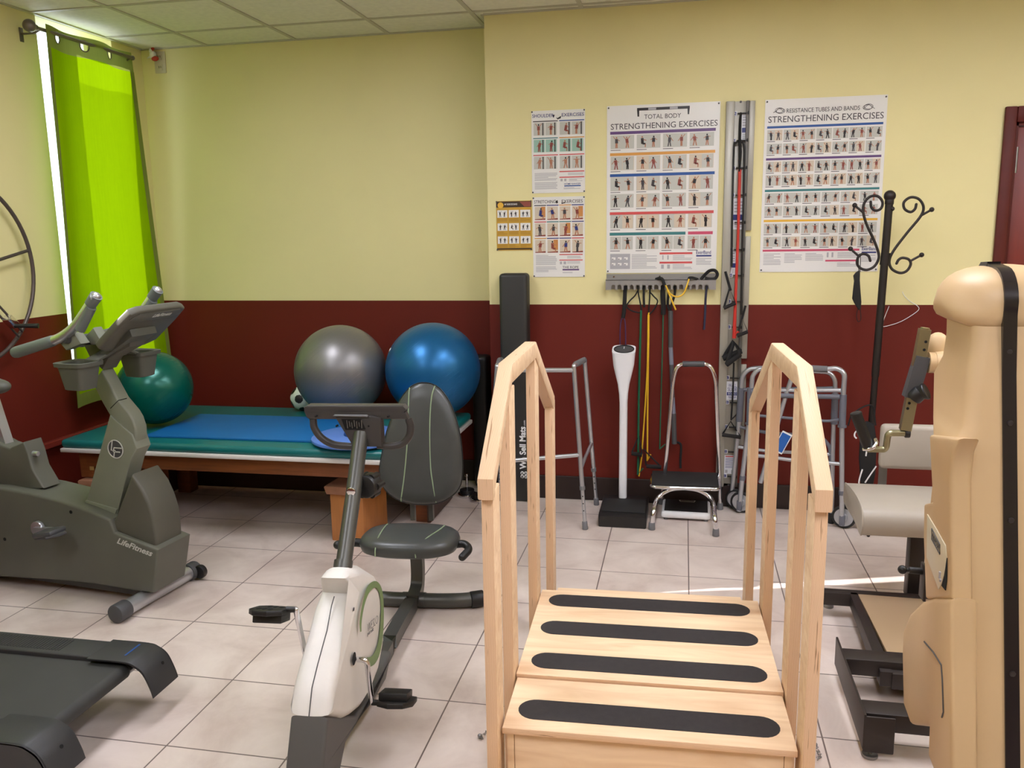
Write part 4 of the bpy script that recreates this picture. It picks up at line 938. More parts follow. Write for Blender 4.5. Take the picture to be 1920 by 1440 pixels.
class Poster:
    def __init__(s, name, label, px, papermat=None, y=YR, group=None):
        """px: the four corners in the photograph, on the wall plane"""
        tl, tr, bl, br = [pY(a, b, y-.004) for a, b in px]
        s.o = Vector(((tl.x+bl.x)/2, y-.004, (tl.z+tr.z)/2)); s.w = (tr.x-tl.x+br.x-bl.x)/2; s.h = (tl.z+tr.z-bl.z-br.z)/2
        s.t = thing(name, label, 'poster', (s.o.x+s.w/2, y, s.o.z-s.h))
        bm = NB(); box(bm, (s.o.x, y-.004, s.o.z-s.h), (s.o.x+s.w, y-.001, s.o.z)); s.sheet = obj('sheet', bm, papermat or m_paper, s.t)
        s.bm = NB(); s.y = y-.0045
    def p(s, u, v, d=0): return Vector((s.o.x+u*s.w, s.y-d, s.o.z-v*s.h))
    def r(s, u0, u1, v0, v1, c, d=0): quad(s.bm, (s.p(u0, v1, d), s.p(u1, v1, d), s.p(u1, v0, d), s.p(u0, v0, d)), c)
    def poly(s, pts, c, d=0): quad(s.bm, [s.p(u, v, d) for u, v in pts], c)
    def txt(s, st, u, v, h, w, c=INK):
        """baseline at v, letter height h (fraction of poster height), width w (fraction of poster width)"""
        M = Matrix.Translation(s.p(u, v, .0006)) @ Matrix.Rotation(PI/2, 4, 'X'); text(s.bm, st, h*s.h*1.42, M, .0002, width=w*s.w, mi=c, off=.0001)
    def lines(s, u0, u1, v0, v1, n, c=LTX):
        for k in range(n):
            v = v0+(v1-v0)*(k+.2)/n; s.r(u0, u1-(u1-u0)*R5.choice((0, 0, .05, .4)), v, v+(v1-v0)/n*.45, c)
    def man(s, u, v, hh, c1=BLK, c2=SKI):
        """a small standing figure, feet at (u, v), height hh"""
        a = s.w/s.h
        def seg(x0, y0, x1, y1, t, c, d=.0008):
            p0, p1 = s.p(u+x0*hh/a, v-y0*hh, d), s.p(u+x1*hh/a, v-y1*hh, d); dr = p1-p0
            nn = Vector((-dr.z, 0, dr.x)).normalized()*(t*hh*s.h/2); quad(s.bm, (p0-nn, p0+nn, p1+nn, p1-nn), c)
        pose = R5.randrange(5); lean = R5.uniform(-.08, .08)
        c = s.p(u+lean*hh/a, v-.9*hh, .0009)
        f = s.bm.faces.new([s.bm.verts.new(c+Vector((.075*hh*s.h*math.cos(q), 0, .085*hh*s.h*math.sin(q)))) for q in [2*PI*k/8 for k in range(8)]]); f.material_index = R5.choice((c2, BLK))
        if pose == 4:                                            # seated or crouching
            seg(-.05, .3, lean, .8, .24, c1); seg(-.05, .32, .22, .3, .14, c1); seg(.22, .3, .2, 0, .09, c2); seg(lean, .7, .3, .6, .07, c2)
        else:
            seg(0, .42, lean, .8, .26, c1); sp = R5.uniform(.04, .16)
            seg(-.04, .46, -sp, .0, .10, c2 if pose % 2 else c1); seg(.04, .46, sp, 0, .10, c2 if pose % 2 else c1)
            ay = R5.choice((.45, .62, .75, 1.02)); seg(lean-.08, .75, lean-.3, ay, .06, c2); seg(lean+.08, .75, lean+.3, R5.choice((.45, .62, .75, 1.02)), .06, c2)
    def thumb(s, u0, u1, v0, v1, bg=PHG, n=1, c1=None):
        s.r(u0, u1, v0, v1, bg, .0003)
        for k in range(n):
            s.man(u0+(u1-u0)*(k+.5)/n+R5.uniform(-.1, .1)*(u1-u0)/n, v1-(v1-v0)*.04, (v1-v0)*.88, c1 if c1 is not None else R5.choice((BLK, BLK, BRR, INK)), SKI)
    def done(s):
        o = obj('print', s.bm, PC, s.t, smooth=False)
        pins = []
        for u, v in ((.015, .012), (.985, .012), (.015, .988), (.985, .988)):
            bm = NB(); q = s.p(u, v); cyl(bm, (q.x, q.y+.001, q.z), (q.x, q.y-.006, q.z), .0045, 10, bev=.0015); obj('pin', bm, m_dgrey, s.t)
        return s.t
# total body poster
P = Poster('exercise_poster', 'white poster headed TOTAL BODY STRENGTHENING EXERCISES above the grey rack', ((1139, 198), (1350, 191), (1136, 513), (1343.5, 510)))
P.poly(((.27, .018), (.735, .018), (.735, .034), (.27, .034)), BLK); P.poly(((.27, .03), (.29, .03), (.29, .068), (.275, .068)), BLK); P.poly(((.715, .03), (.735, .03), (.73, .066), (.718, .066)), BLK)
P.r(.37, .44, .02, .032, LTX, .0002); P.r(.56, .63, .02, .032, LTX, .0002)
P.txt('TOTAL BODY', .335, .083, .026, .325); P.txt('STRENGTHENING EXERCISES', .035, .138, .034, .945)
rows = [(.150, PUR, [(.172, .252)]), (.276, ORA, [(.296, .378)]), (.400, BLU, [(.418, .502), (.520, .602)]), (.628, RED, [(.644, .728)])]
for vb, c, rr in rows:
    P.r(.03, .965, vb, vb+.017, c)
    for v0, v1 in rr:
        for k in range(4):
            u = .035+k*.235
            P.r(u, u+.212, v0, v1, PHG if c != ORA else PHB); P.thumb(u+.004, u+.104, v0+.002, v1-.002, PHG if (k % 2 == 0 or c == PUR) else PHB); P.thumb(u+.11, u+.208, v0+.002, v1-.002, PHG if c != RED else PHB)
            P.r(u, u+.09, v1+.006, v1+.0095, INK)
P.r(.03, .72, .752, .770, TEA); P.r(.742, .962, .752, .770, PNK)
for k in range(4):
    u = .035+k*.235; P.thumb(u, u+.102, .776, .855, PHG); P.thumb(u+.108, u+.208, .776, .855, PHG); P.r(u, u+.09, .862, .8655, INK)
P.r(.035, .22, .882, .975, LTX)
for k in range(3):
    for j in range(2): P.r(.05+k*.057, .085+k*.057, .903+j*.035, .918+j*.035, WHI, .0002); P.r(.052+k*.057, .066+k*.057, .912+j*.035, .916+j*.035, INK, .0004)
P.lines(.235, .465, .885, .975, 11); P.r(.49, .785, .876, .888, RED); P.r(.49, .785, .932, .944, RED); P.lines(.61, .785, .893, .925, 4); P.lines(.61, .785, .948, .98, 4)
P.r(.515, .525, .893, .92, LTX); P.r(.56, .572, .893, .92, LTX); P.r(.505, .53, .95, .975, LTX); P.r(.56, .585, .95, .975, LTX)
P.txt('ExerBand', .82, .888, .022, .13, NAV); P.r(.82, .955, .894, .903, NAV); P.lines(.82, .955, .912, .955, 5)
P.done()
# resistance tubes poster
P = Poster('exercise_poster', 'white poster headed RESISTANCE TUBES AND BANDS behind the black coat rack', ((1434, 188), (1664.5, 176.5), (1425, 511), (1646, 508)))
P.txt('RESISTANCE TUBES AND BANDS', .18, .078, .024, .60); P.txt('STRENGTHENING EXERCISES', .03, .130, .036, .945)
for u, s_ in ((.12, 1), (.85, -1)):
    for k in range(2):
        tube(P.bm, [P.p(u+.035*math.cos(a)+.01*k*s_, .062+.014*math.sin(a)+.004*k, .001) for a in [2*PI*j/20 for j in range(20)]], .0012, 5, closed=True, mi=INK)
    tube(P.bm, [P.p(u-.05*s_, .075, .001), P.p(u, .05, .001), P.p(u+.04*s_, .072, .001)], .0012, 5, mi=INK)
def rrow(v0, v1, n=7):
    w = .955/n
    for k in range(n):
        u = .025+k*w; P.thumb(u, u+w*.46, v0, v1, PHG); P.thumb(u+w*.46, u+w*.94, v0, v1, R5.choice((PHG, PHG, PHB))); P.r(u, u+w*.5, v1+.004, v1+.0075, INK)
for vb, c, rr in ((.150, BLU, ((.172, .232), (.250, .310))), (.332, PUR, ((.352, .413), (.430, .492))), (.514, TEA, ((.534, .592), (.610, .668))), (.690, YEL, ((.712, .772), (.790, .850)))):
    P.r(.022, .975, vb, vb+.013, c)
    for a, b in rr: rrow(a, b, 7 if vb < .5 else 6)
P.r(.022, .84, .866, .878, PNK); P.r(.56, .84, .930, .940, PNK)
for k in range(3): P.lines(.03+k*.18, .03+k*.18+.15, .888, .96-.012*k, 8-k)
P.lines(.66, .84, .886, .92, 4); P.lines(.66, .84, .946, .972, 3); P.r(.57, .585, .886, .915, LTX); P.r(.61, .625, .886, .915, LTX)
P.txt('ExerBand', .86, .876, .02, .12, NAV); P.r(.86, .98, .884, .893, NAV); P.lines(.86, .98, .902, .945, 5)
P.done()
# shoulder poster
P = Poster('exercise_poster', 'small white poster headed SHOULDER EXERCISES, above the stretching poster', ((996, 209), (1097, 203.5), (998, 362.5), (1097, 360.5)))
P.txt('SHOULDER', .02, .080, .040, .40, NAV); P.txt('EXERCISES', .57, .080, .040, .41, NAV)
P.poly(((.40, .055), (.44, .055), (.42, .09), (.40, .08)), BLK); P.poly(((.46, .085), (.49, .095), (.56, .07), (.55, .10), (.49, .112)), BLK)
cs = [(INK, BLU), (TEA, ORA), (RED, RED)]
for j, v in enumerate((.122, .325, .530)):
    for k in range(2):
        u = .03+k*.49; P.r(u, u+.465, v, v+.012, cs[j][k])
        for q in range(2): P.thumb(u+.01+q*.225, u+.22+q*.225, v+.022, v+.175, PHG if j != 1 else PGR, c1=SKI if j == 2 else BRR); P.r(u+.175+q*.225, u+.195+q*.225, v+.025, v+.175, BLK, .0012)
P.lines(.05, .48, .75, .85, 6); P.lines(.05, .48, .865, .955, 6); P.r(.52, .985, .735, .748, RED); P.lines(.68, .96, .757, .79, 3); P.r(.52, .985, .805, .818, RED); P.lines(.70, .95, .828, .865, 4)
P.r(.54, .58, .83, .86, LTX); P.r(.61, .65, .83, .86, LTX); P.txt('HOME RANGER', .61, .905, .022, .31, NAV); P.r(.61, .92, .912, .925, BLU); P.lines(.6, .93, .935, .96, 2); P.done()
# stretching poster
P = Poster('exercise_poster', 'small white poster headed STRETCHING EXERCISES with twelve photos of stretches', ((999, 370), (1096, 367.5), (1000, 520), (1097, 518.5)))
P.txt('STRETCHING', .03, .078, .040, .42, INK); P.txt('EXERCISES', .56, .078, .040, .40, INK); P.poly(((.44, .055), (.48, .04), (.49, .075), (.46, .085)), BLK); P.poly(((.55, .078), (.62, .068), (.64, .078), (.56, .09)), BLK)
cc = [(INK, NAV, ORA, NAV), (RED, TEA, TEA, NAV), (ORA, NAV, NAV, RED)]
for j, v in enumerate((.098, .302, .508)):
    for k in range(4):
        u = .03+k*.24; P.r(u, u+.23, v, v+.012, cc[j][k]); P.thumb(u+.01, u+.215, v+.022, v+.185, PHB, c1=R5.choice((INK, NAV, BRR)))
        if (j+k) % 3 == 0: P.r(u+.13, u+.215, v+.022, v+.15, WOR, .0004)
        P.poly(((u+.01, v+.185), (u+.215, v+.185), (u+.215, v+.165), (u+.01, v+.176)), BRR, .0005)
P.lines(.05, .46, .72, .85, 9); P.lines(.05, .46, .865, .94, 5); P.r(.51, .96, .712, .724, RED); P.lines(.66, .93, .735, .77, 3); P.r(.51, .96, .782, .794, RED); P.lines(.66, .91, .803, .835, 3)
P.r(.52, .56, .805, .84, LTX); P.r(.59, .64, .805, .84, LTX); P.txt('THE ROPE', .57, .892, .03, .31, INK); P.r(.57, .89, .90, .918, PUR); P.lines(.57, .89, .935, .955, 2); P.done()
# gold poster
P = Poster('exercise_poster', 'small gold poster with nine white picture boxes left of the white posters', ((931, 377), (997, 376), (931, 470), (997, 468.5)), m_gold)
P.r(0, 1, .01, .13, DBR); P.txt('MY EXERCISE BAND', .24, .085, .035, .36, WHI); P.poly(((.66, .02), (.98, .02), (.98, .12), (.80, .12)), BRR, .0003)
f = P.bm.faces.new([P.bm.verts.new(P.p(.125+.085*math.cos(a), .085+.06*math.sin(a), .001)) for a in [2*PI*k/20 for k in range(20)]]); f.material_index = YEL
for j, v in enumerate((.185, .45, .715)):
    for k in range(3):
        u = .03+k*.325; P.r(u, u+.285, v, v+.15, WHI, .0003)
        P.man(u+.08, v+.135, .11, BLK, INK); P.man(u+.20, v+.135, .11, BLK, INK); P.lines(u, u+.28, v+.165, v+.235, 4, GOD)
P.r(0, 1, .955, .985, DBR); P.done()
# ---------------------------------------------------------------- wall-mounted exercise track between the large posters
YP = YR-.03
tk = thing('exercise_track', 'tall silver wall track with numbered slots between the two large posters', 'exercise track', (pY(1362, 190, YP).x+.08, YR, pY(1350, 913, YP).z))
tx0, tx1 = pY(1362, 190, YP).x, pY(1417, 188, YP).x; tz0, tz1 = pY(1366, 913, YP).z, pY(1388, 189, YP).z
m_trk = mat('track_aluminium', (158, 154, 142), .42, .35, bump=.05)
m_trkd = mat('track_dark_channel', (98, 94, 88), .5, .3)
bm = NB(); box(bm, (tx0+.0, YR-.012, tz0), (tx1-.031, YR-.001, tz1), .001); bpz = obj('back_plate', bm, m_trk, tk)
cw = tx1-tx0
bm = NB(); box(bm, (tx0, YR-.035, tz0+.0), (tx0+.045, YR-.012, tz1), .003); obj('side_channel', bm, m_trk, tk)
bm = NB(); box(bm, (tx1-.047, YR-.030, tz0), (tx1-.031, YR-.012, tz1), .002); obj('inner_channel', bm, m_trkd, tk)
zz = [tz1]+[pY(1405, y, YP).z for y in (432, 443, 673, 684)]+[tz0+.25]
for a, b in ((zz[1], zz[0]), (zz[3], zz[2]), (zz[5], zz[4])):
    bm = NB(); box(bm, (tx1-.0305, YR-.02, a), (tx1, YR-.002, b), .003); obj('side_flange', bm, m_trk, tk)
m_lab = mat('label_paper', (222, 222, 226), .5)
for (x0, y0, x1, y1, kind) in ((1391, 214, 1402, 263, 'a'), (1361, 715, 1385, 750, 'b'), (1358, 853, 1380, 889, 'c'), (1373, 372, 1400, 430, 'a'), (1371, 470, 1380, 515, 'a')):
    a, b = pY(x0, y0, YR-.013), pY(x1, y1, YR-.013); a.x += 0; bm = NB(); box(bm, (a.x, YR-.0135, b.z), (b.x, YR-.012, a.z), mi=0); w = b.x-a.x; h = a.z-b.z
    def T(s_, fz, wd, sz, mi=1): text(bm, s_, sz, Matrix.Translation((a.x+w*(1-wd)/2, YR-.0142, a.z-h*fz)) @ Matrix.Rotation(PI/2, 4, 'X'), .0002, width=w*wd, mi=mi)
    def Q(f0, f1, z0, z1, mi=1): quad(bm, ((a.x+w*f0, YR-.0141, a.z-h*z1), (a.x+w*f1, YR-.0141, a.z-h*z1), (a.x+w*f1, YR-.0141, a.z-h*z0), (a.x+w*f0, YR-.0141, a.z-h*z0)), mi)
    if kind == 'b': T('WALL', .30, .6, .028); T('SLIDE', .52, .7, .03); Q(.1, .85, .58, .76); T('BOARD', .72, .6, .018, 0); Q(.2, .8, .82, .85); Q(.25, .75, .89, .91)
    elif kind == 'c':
        Q(.1, .8, .04, .10, 2)
        for k in range(8): Q(.1, .85, .16+k*.07, .185+k*.07)
        Q(.1, .3, .78, .95, 3); Q(.6, .8, .78, .95, 3)
    else:
        for k in range(4): Q(.15, .7, .1+k*.1, .15+k*.1, 3)
        Q(.1, .85, .52, .7)
        for k in range(3): Q(.2, .7, .76+k*.07, .79+k*.07, 3)
    obj('label', bm, [m_lab, PC[NAV], PC[RED], PC[LTX]], bpz)
for i, (x, y, s_) in enumerate(((1378, 213, 'A'), (1376, 264, 'A'), (1375, 315, 'A'), (1374, 366, 'A'), (1372, 417, 'A'), (1371, 468, 'A'), (1370, 516, 'A'), (1367, 565, '8'), (1367, 613, '4'), (1364, 708, '6'), (1363.5, 754, '8'), (1362, 800, '4'), (1360.5, 846.5, '2'), (1359, 892, '5'))):
    a = pY(x, y, YR-.014); bm = NB(); box(bm, (a.x-.011, YR-.0142, a.z-.012), (a.x+.011, YR-.012, a.z+.012), mi=0); box(bm, (a.x-.007, YR-.0147, a.z-.008), (a.x+.007, YR-.0138, a.z+.008), mi=1)
    text(bm, s_, .014, Matrix.Translation((a.x-.004, YR-.0149, a.z-.005)) @ Matrix.Rotation(PI/2, 4, 'X'), .0002, mi=0)
    obj('slot_marker', bm, [m_lab, PC[NAV]], bpz)
    bm = NB(); e = min(a.x+.085, tx1-.036); box(bm, (a.x+.014, YR-.0325, a.z-.0022), (e, YR-.0115, a.z+.0022)); cyl(bm, (e, YR-.031, a.z-.008), (e, YR-.031, a.z+.008), .004, 8); obj('slot', bm, m_black, bpz)
for q in ((1389, 191), (1356, 766), (1366, 909)):
    a = pY(*q, YR-.013); bm = NB(); cyl(bm, (a.x, YR-.011, a.z), (a.x, YR-.0155, a.z), .006, 10); obj('screw', bm, m_dgrey, bpz)
# bands hanging on the track
m_rtube = mat('red_rubber_tube', (190, 48, 40), .4); m_gtube = mat('green_rubber_tube', (18, 96, 66), .4); m_ytube = mat('yellow_rubber_tube', (226, 180, 40), .4); m_ptube = mat('purple_rubber_tube', (70, 46, 84), .4); m_ntube = mat('dark_blue_tube', (44, 44, 66), .45); m_foam = mat('black_foam_grip', (26, 24, 24), .85, bump=.3, bscale=400)
def V(px, py, y): return pY(px, py, y)
def bandhandle(parent, apex, g0, g1, rg=.013, rs=.005, nm='handle'):
    """strap triangle from an apex to both ends of a foam grip"""
    bm = NB(); tube(bm, [g0+(apex-g0)*.03, apex, g1+(apex-g1)*.03], rs, 8, flat=.4); h = obj(nm+'_strap', bm, m_blackst, parent)
    bm = NB(); tube(bm, [g0, g1], rg, 14); obj('foam_grip', bm, m_foam, h)
    return h
y1 = YR-.055
rbd = thing('resistance_band', 'red resistance tube with black upper strap hanging down the silver track', 'resistance band', V(1378, 650, y1))
bm = NB(); tube(bm, [V(1389, 213, YR-.03), V(1388, 225, y1), V(1387, 260, y1), V(1388, 285, y1), V(1386.5, 322, y1)], [.012, .014, .015, .018, .011], 12, flat=.5); obj('strap', bm, m_blackst, rbd)
bm = NB(); tube(bm, [V(1387, 318, y1), V(1384, 440, y1), V(1379, 560, y1), V(1376.5, 634, y1)], [.009, .0075, .008, .011], 10); tube(bm, [V(1376, 632, y1), V(1385, 621, y1-.01)], .007, 8); obj('tube', bm, m_rtube, rbd)
bandhandle(rbd, V(1375, 640, y1), V(1356, 672, y1), V(1390, 658, y1-.02), .016, .012)
bandhandle(rbd, V(1376, 642, y1-.02), V(1362, 684, y1-.03), V(1388, 664, y1-.05), .014, .011)
bbd = thing('resistance_band', 'thin black resistance tube with two triangular handles beside the red tube', 'resistance band', V(1375, 590, y1))
y2 = YR-.04
bm = NB(); tube(bm, spline([V(1372, 500, y2), V(1373, 400, y2), V(1376, 280, y2), V(1380, 268, y2), V(1388, 266, y2), V(1395, 272, y2), V(1396, 300, y2), V(1393, 420, y2), V(1391, 520, y2), V(1390, 590, y2)], 5), .0055, 8); obj('tube', bm, m_black, bbd)
bm = NB(); tube(bm, [V(1360, 509, y2), V(1365, 527, y2), V(1370, 545, y2)], .007, 8, flat=.5); obj('strap', bm, m_blackst, bbd)
bandhandle(bbd, V(1368, 540, y2-.01), V(1357, 578, y2-.03), V(1379, 568, y2-.03), .010, .006)
bandhandle(bbd, V(1391, 595, y2-.01), V(1382, 630, y2-.03), V(1402, 622, y2-.03), .010, .006)
bm = NB(); tube(bm, [V(1398, 573, y2), V(1391, 598, y2)], .006, 8); obj('strap', bm, m_blackst, bbd)
lbd = thing('resistance_band', 'short black cord with a triangular handle at the bottom of the silver track', 'resistance band', V(1372, 815, y2))
bm = NB(); tube(bm, [V(1376, 680, y2), V(1374, 740, y2), V(1371, 788, y2)], .005, 8); tube(bm, [V(1371, 787, y2), V(1384, 774, YR-.02)], .004, 6); obj('tube', bm, m_black, lbd)
bandhandle(lbd, V(1370, 790, y2), V(1354, 815, y2-.02), V(1389, 820, y2-.02), .011, .006)
# ---------------------------------------------------------------- slotted band rack
yr = YR-.06
rk = thing('band_rack', 'grey metal rack with sixteen slots under the total body poster', 'rack', (pY(1240, 540, yr).x, YR, pY(1240, 545, yr).z))
m_rack = mat('rack_grey_metal', (142, 138, 134), .45, .2)
xa, xb = pY(1135.5, 530, yr).x, pY(1342.6, 530, yr).x; zt_, zb_ = pY(1240, 524.5, yr).z, pY(1240, 543.5, yr).z
hx = [pY(1120+h/6.4, 539, yr).x for h in (190, 265, 340, 410, 485, 560, 633, 707, 785, 858, 932, 1007, 1082, 1157, 1235, 1312)]
hx.sort(); bm = NB(); xs_ = [xa]; 
def fq(x0, x1, z0, z1, z2=None): prism(bm, [(x0, yr, z0), (x1, yr, z1 if z2 is None else z2), (x1, yr, zt_), (x0, yr, zt_)], (0, .003, 0))
px_ = xa
for h in hx:
    fq(px_, h-.0115, zb_, zb_)
    aa = [PI-PI*k/8 for k in range(9)]
    for k in range(8):
        fq(h+.0115*math.cos(aa[k]), h+.0115*math.cos(aa[k+1]), zb_+.018+.0115*math.sin(aa[k]), None, zb_+.018+.0115*math.sin(aa[k+1]))
    px_ = h+.0115
fq(px_, xb, zb_, zb_)
bmesh.ops.remove_doubles(bm, verts=bm.verts, dist=.00005)
obj('slotted_front', bm, m_rack, rk, smooth=False)
bm = NB(); zt2 = pY(1240, 516.5, YR).z; prism(bm, [(xa, yr, zt_), (xa, YR-.004, zt_+.004), (xa, YR-.004, zt2+.01), (xa, YR-.001, zt2+.01), (xa, YR-.001, zb_), (xa, YR-.004, zb_), (xa, YR-.004, zt_-.0), (xa, yr, zt_-.003)], (xb-xa, 0, 0)); obj('back_flange', bm, m_rack, rk)
for q in ((1151, 519), (1237, 518)):
    a = pY(*q, YR-.004); bm = NB(); cyl(bm, (a.x, YR-.003, a.z), (a.x, YR-.008, a.z), .005, 10); obj('screw', bm, m_chrome, rk)
yh = YR-.035
def hang(label, parts):
    root = None
    for nm, m, pts, r in parts:
        P_ = [pY(a, b, (yh if len(q_) < 3 else q_[2])) for q_ in pts for a, b in (q_[:2],)]
        if root is None: root = thing('resistance_band', label, 'resistance band', P_[0], group=None)
        bm = NB(); tube(bm, spline(P_, 4) if len(P_) > 2 else P_, r if not isinstance(r, list) else r[0], 10); obj(nm, bm, m, root)
    return root
hang('purple resistance tube with thick black sleeve, third slot of the rack', [('sleeve', m_foam, [(1172, 536), (1171.5, 560), (1170, 585), (1168, 596)], .0115), ('tube', m_ptube, [(1168, 594), (1164, 604), (1162.5, 630), (1163, 655)], .0035), ('tube', m_ptube, [(1169, 594), (1172, 604), (1173, 630), (1173, 655)], .0035)])
t = hang('long dark green resistance tube hanging left of the yellow one', [('strap', m_blackst, [(1196, 536), (1197, 550), (1200, 566), (1203, 584)], .004), ('strap', m_blackst, [(1196, 545), (1190, 555), (1180, 565), (1175, 575), (1185, 583), (1201, 587)], .004), ('tube', m_gtube, [(1202, 582), (1200, 660), (1197.5, 760), (1196.5, 870), (1196, 890)], .0065), ('tube', m_gtube, [(1196.5, 888), (1206, 878)], .0045)])
bandhandle(t, pY(1198, 815, yh), pY(1184, 850, yh-.02), pY(1204, 853, yh-.02), .012, .005)
t = hang('long yellow resistance tube hanging in two strands under the rack', [('strap', m_blackst, [(1219, 536), (1218, 560), (1216, 588)], .004), ('strap', m_blackst, [(1219, 548), (1226, 556), (1233, 565), (1226, 580), (1217, 590)], .004), ('tube', m_ytube, [(1216.5, 586), (1216, 640), (1214.5, 740), (1213.5, 862)], .005), ('tube', m_ytube, [(1215.5, 590), (1214, 680), (1209, 770), (1204, 842)], .0045), ('tube', m_ytube, [(1204, 850), (1201, 872), (1198, 893)], .0045), ('tube', m_ytube, [(1213, 864), (1220, 852)], .0045)])
bandhandle(t, pY(1206, 842, yh-.03), pY(1212, 874, yh-.03), pY(1240, 876, yh-.03), .012, .005)
hang('black strap hanging from the sixth slot of the rack', [('strap', m_blackst, [(1207.5, 536), (1207, 555), (1208, 576)], .0065)])
hang('thin green resistance tube with thick black sleeve left of the grey bar', [('sleeve', m_foam, [(1243, 532), (1243, 555), (1244, 575), (1243.5, 590)], .014), ('tube', m_gtube, [(1243.5, 588), (1242, 660), (1239, 760), (1237, 842)], .0035), ('tube', m_gtube, [(1237, 842), (1247, 833)], .0035)])
t = thing('exercise_bar', 'dark grey exercise bar with two light bands hanging under the rack', 'exercise bar', pY(1270, 830, yh))
for a, b, m, r in (((1257.5, 583), (1257.5, 651), m_dgrey, .0135), ((1257.5, 651), (1259, 683.5), mat('bar_light_grey', (120, 122, 136), .5), .0125), ((1259, 683.5), (1261, 745), m_dgrey, .0125), ((1261, 745), (1263, 775), MATS['bar_light_grey'], .0125), ((1263, 775), (1264.5, 832), m_dgrey, .0145)):
    bm = NB(); tube(bm, [pY(*a, yh-.01), pY(*b, yh-.01)], r, 14); obj('bar_section', bm, m, t)
for pts in (((1265, 536), (1265, 552), (1259, 572), (1257, 586)), ((1266, 829), (1272, 830), (1277, 836), (1276, 860), (1276, 878)), ((1254, 546), (1252, 570), (1256, 585))):
    bm = NB(); tube(bm, spline([pY(*p, yh) for p in pts], 4), .007, 8, flat=.5); obj('strap', bm, m_blackst, t)
yo = YR-.07
t = thing('resistance_band', 'yellow tube draped in a curve over the front of the rack', 'resistance band', pY(1265, 556, yo))
bm = NB(); tube(bm, spline([pY(1243, 525, yo), pY(1249, 537, yo), pY(1257, 551, yo-.01), pY(1270, 556.5, yo-.01), pY(1281, 551, yo-.01), pY(1287, 538, yo-.01), pY(1292, 523, yo)], 6), .0045, 10); tube(bm, [pY(1251, 543, yo-.01), pY(1267, 581, yo-.01)], .0045, 8); obj('tube', bm, m_ytube, t)
bm = NB(); tube(bm, spline([pY(1229, 524, yo+.03), pY(1236, 522, yo), pY(1242, 524, yo-.004), pY(1246, 535, yo-.006)], 5), .009, 8, flat=.4); obj('strap', bm, m_blackst, t)
bm = NB(); tube(bm, spline([pY(1290, 524, yo+.02), pY(1292, 521, yo), pY(1300, 521, yo), pY(1309, 524, yo+.02)], 5), .008, 8, flat=.4); obj('strap', bm, m_blackst, t)
hang('short dark blue tube hanging from the last slot of the rack', [('tube', m_ntube, [(1325, 536), (1323, 560), (1322, 590), (1320, 618)], .0065)])
t = thing('black_strap_loop', 'black strap looped on the right end of the rack top', 'strap', pY(1330, 522, YR-.03))
bm = NB(); tube(bm, spline([pY(1314, 524, yr), pY(1320, 517, yr+.01), pY(1330, 508, yr+.01), pY(1340, 507, yr+.01), pY(1345, 514, yr+.01), pY(1341, 522, yr+.01), pY(1330, 523, yr+.01), pY(1322, 521, yr+.005)], 6), .010, 10, flat=.35); obj('strap', bm, m_blackst, t)
# ---------------------------------------------------------------- rolled mat column
m_vblk = mat('black_vinyl_mat', (40, 39, 37), .5, bump=.06, bscale=200)
mx0, mx1 = pY(936, 600, 4.80).x, pY(989, 600, 4.80).x; mz = pY(960, 513, 4.80).z
bm = NB(); box(bm, (mx0, 4.80, 0), (mx1, 4.905, mz), .022, 4); t = thing('folded_exercise_mat', 'tall black folded exercise mat with white lettering standing against the wall', 'exercise mat', ((mx0+mx1)/2, 4.85, 0)); cm = obj('mat_cover', bm, m_vblk, t)
a = pY(986, 880, 4.798); b = pY(983, 800, 4.798)
bm = NB(); M_ = basis(a, (0, 0, 1), (-1, 0, 0)); text(bm, 'We Sell Mats', .052, M_, .0006, width=b.z-a.z-.0, off=.0015); text(bm, '.com', .018, M_ @ Matrix.Translation((b.z-a.z+.004, 0, 0)), .0006)
c = a-Vector((.012, 0, .035))
for dx in (-1, 1):
    for dz in (-1, 1): box(bm, (c.x+dx*.011-.010, 4.797, c.z+dz*.011-.006), (c.x+dx*.011+.010, 4.7995, c.z+dz*.011+.006), .001); box(bm, (c.x+dx*.011-.006, 4.797, c.z+dz*.011-.010), (c.x+dx*.011+.006, 4.7995, c.z+dz*.011+.010), .001)
obj('lettering', bm, m_white, cm)
# ---------------------------------------------------------------- coat rack
m_iron = mat('coat_rack_iron', (44, 38, 36), .45, .4, bump=.1, bscale=200)
yc = 4.66; ct = pY(1668, 372, yc); cb = pY(1624, 915, yc); cdir = (ct-cb).normalized(); cb0 = cb+cdir*(-cb.z/cdir.z)
t = thing('coat_rack', 'tall black iron coat rack with scrolled arms in front of the right poster', 'coat rack', (cb0.x, cb0.y, 0))
bm = NB(); tube(bm, [cb0, cb+(ct-cb)*.4], .0165, 16); pl = obj('pole', bm, m_iron, t)
bm = NB(); tube(bm, [cb+(ct-cb)*.4, ct], .0195, 16); obj('pole', bm, m_iron, t)
bm = NB(); k1 = pY(1658, 497, yc); k2 = pY(1661, 474, yc); tube(bm, [k1, k2], .0235, 16); obj('collar', bm, m_iron, t)
bm = NB(); ball(bm, ct+cdir*.012, .029, n=24); cyl(bm, ct-cdir*.03, ct-cdir*.005, .022, 16, bev=.003); obj('finial', bm, m_iron, t)
bm = NB(); q = pY(1673, 391.5, yc-.01); ball(bm, q, .012, n=14); cyl(bm, q, q+Vector((-.02, 0, 0)), .006, 8); obj('knob', bm, m_iron, t)
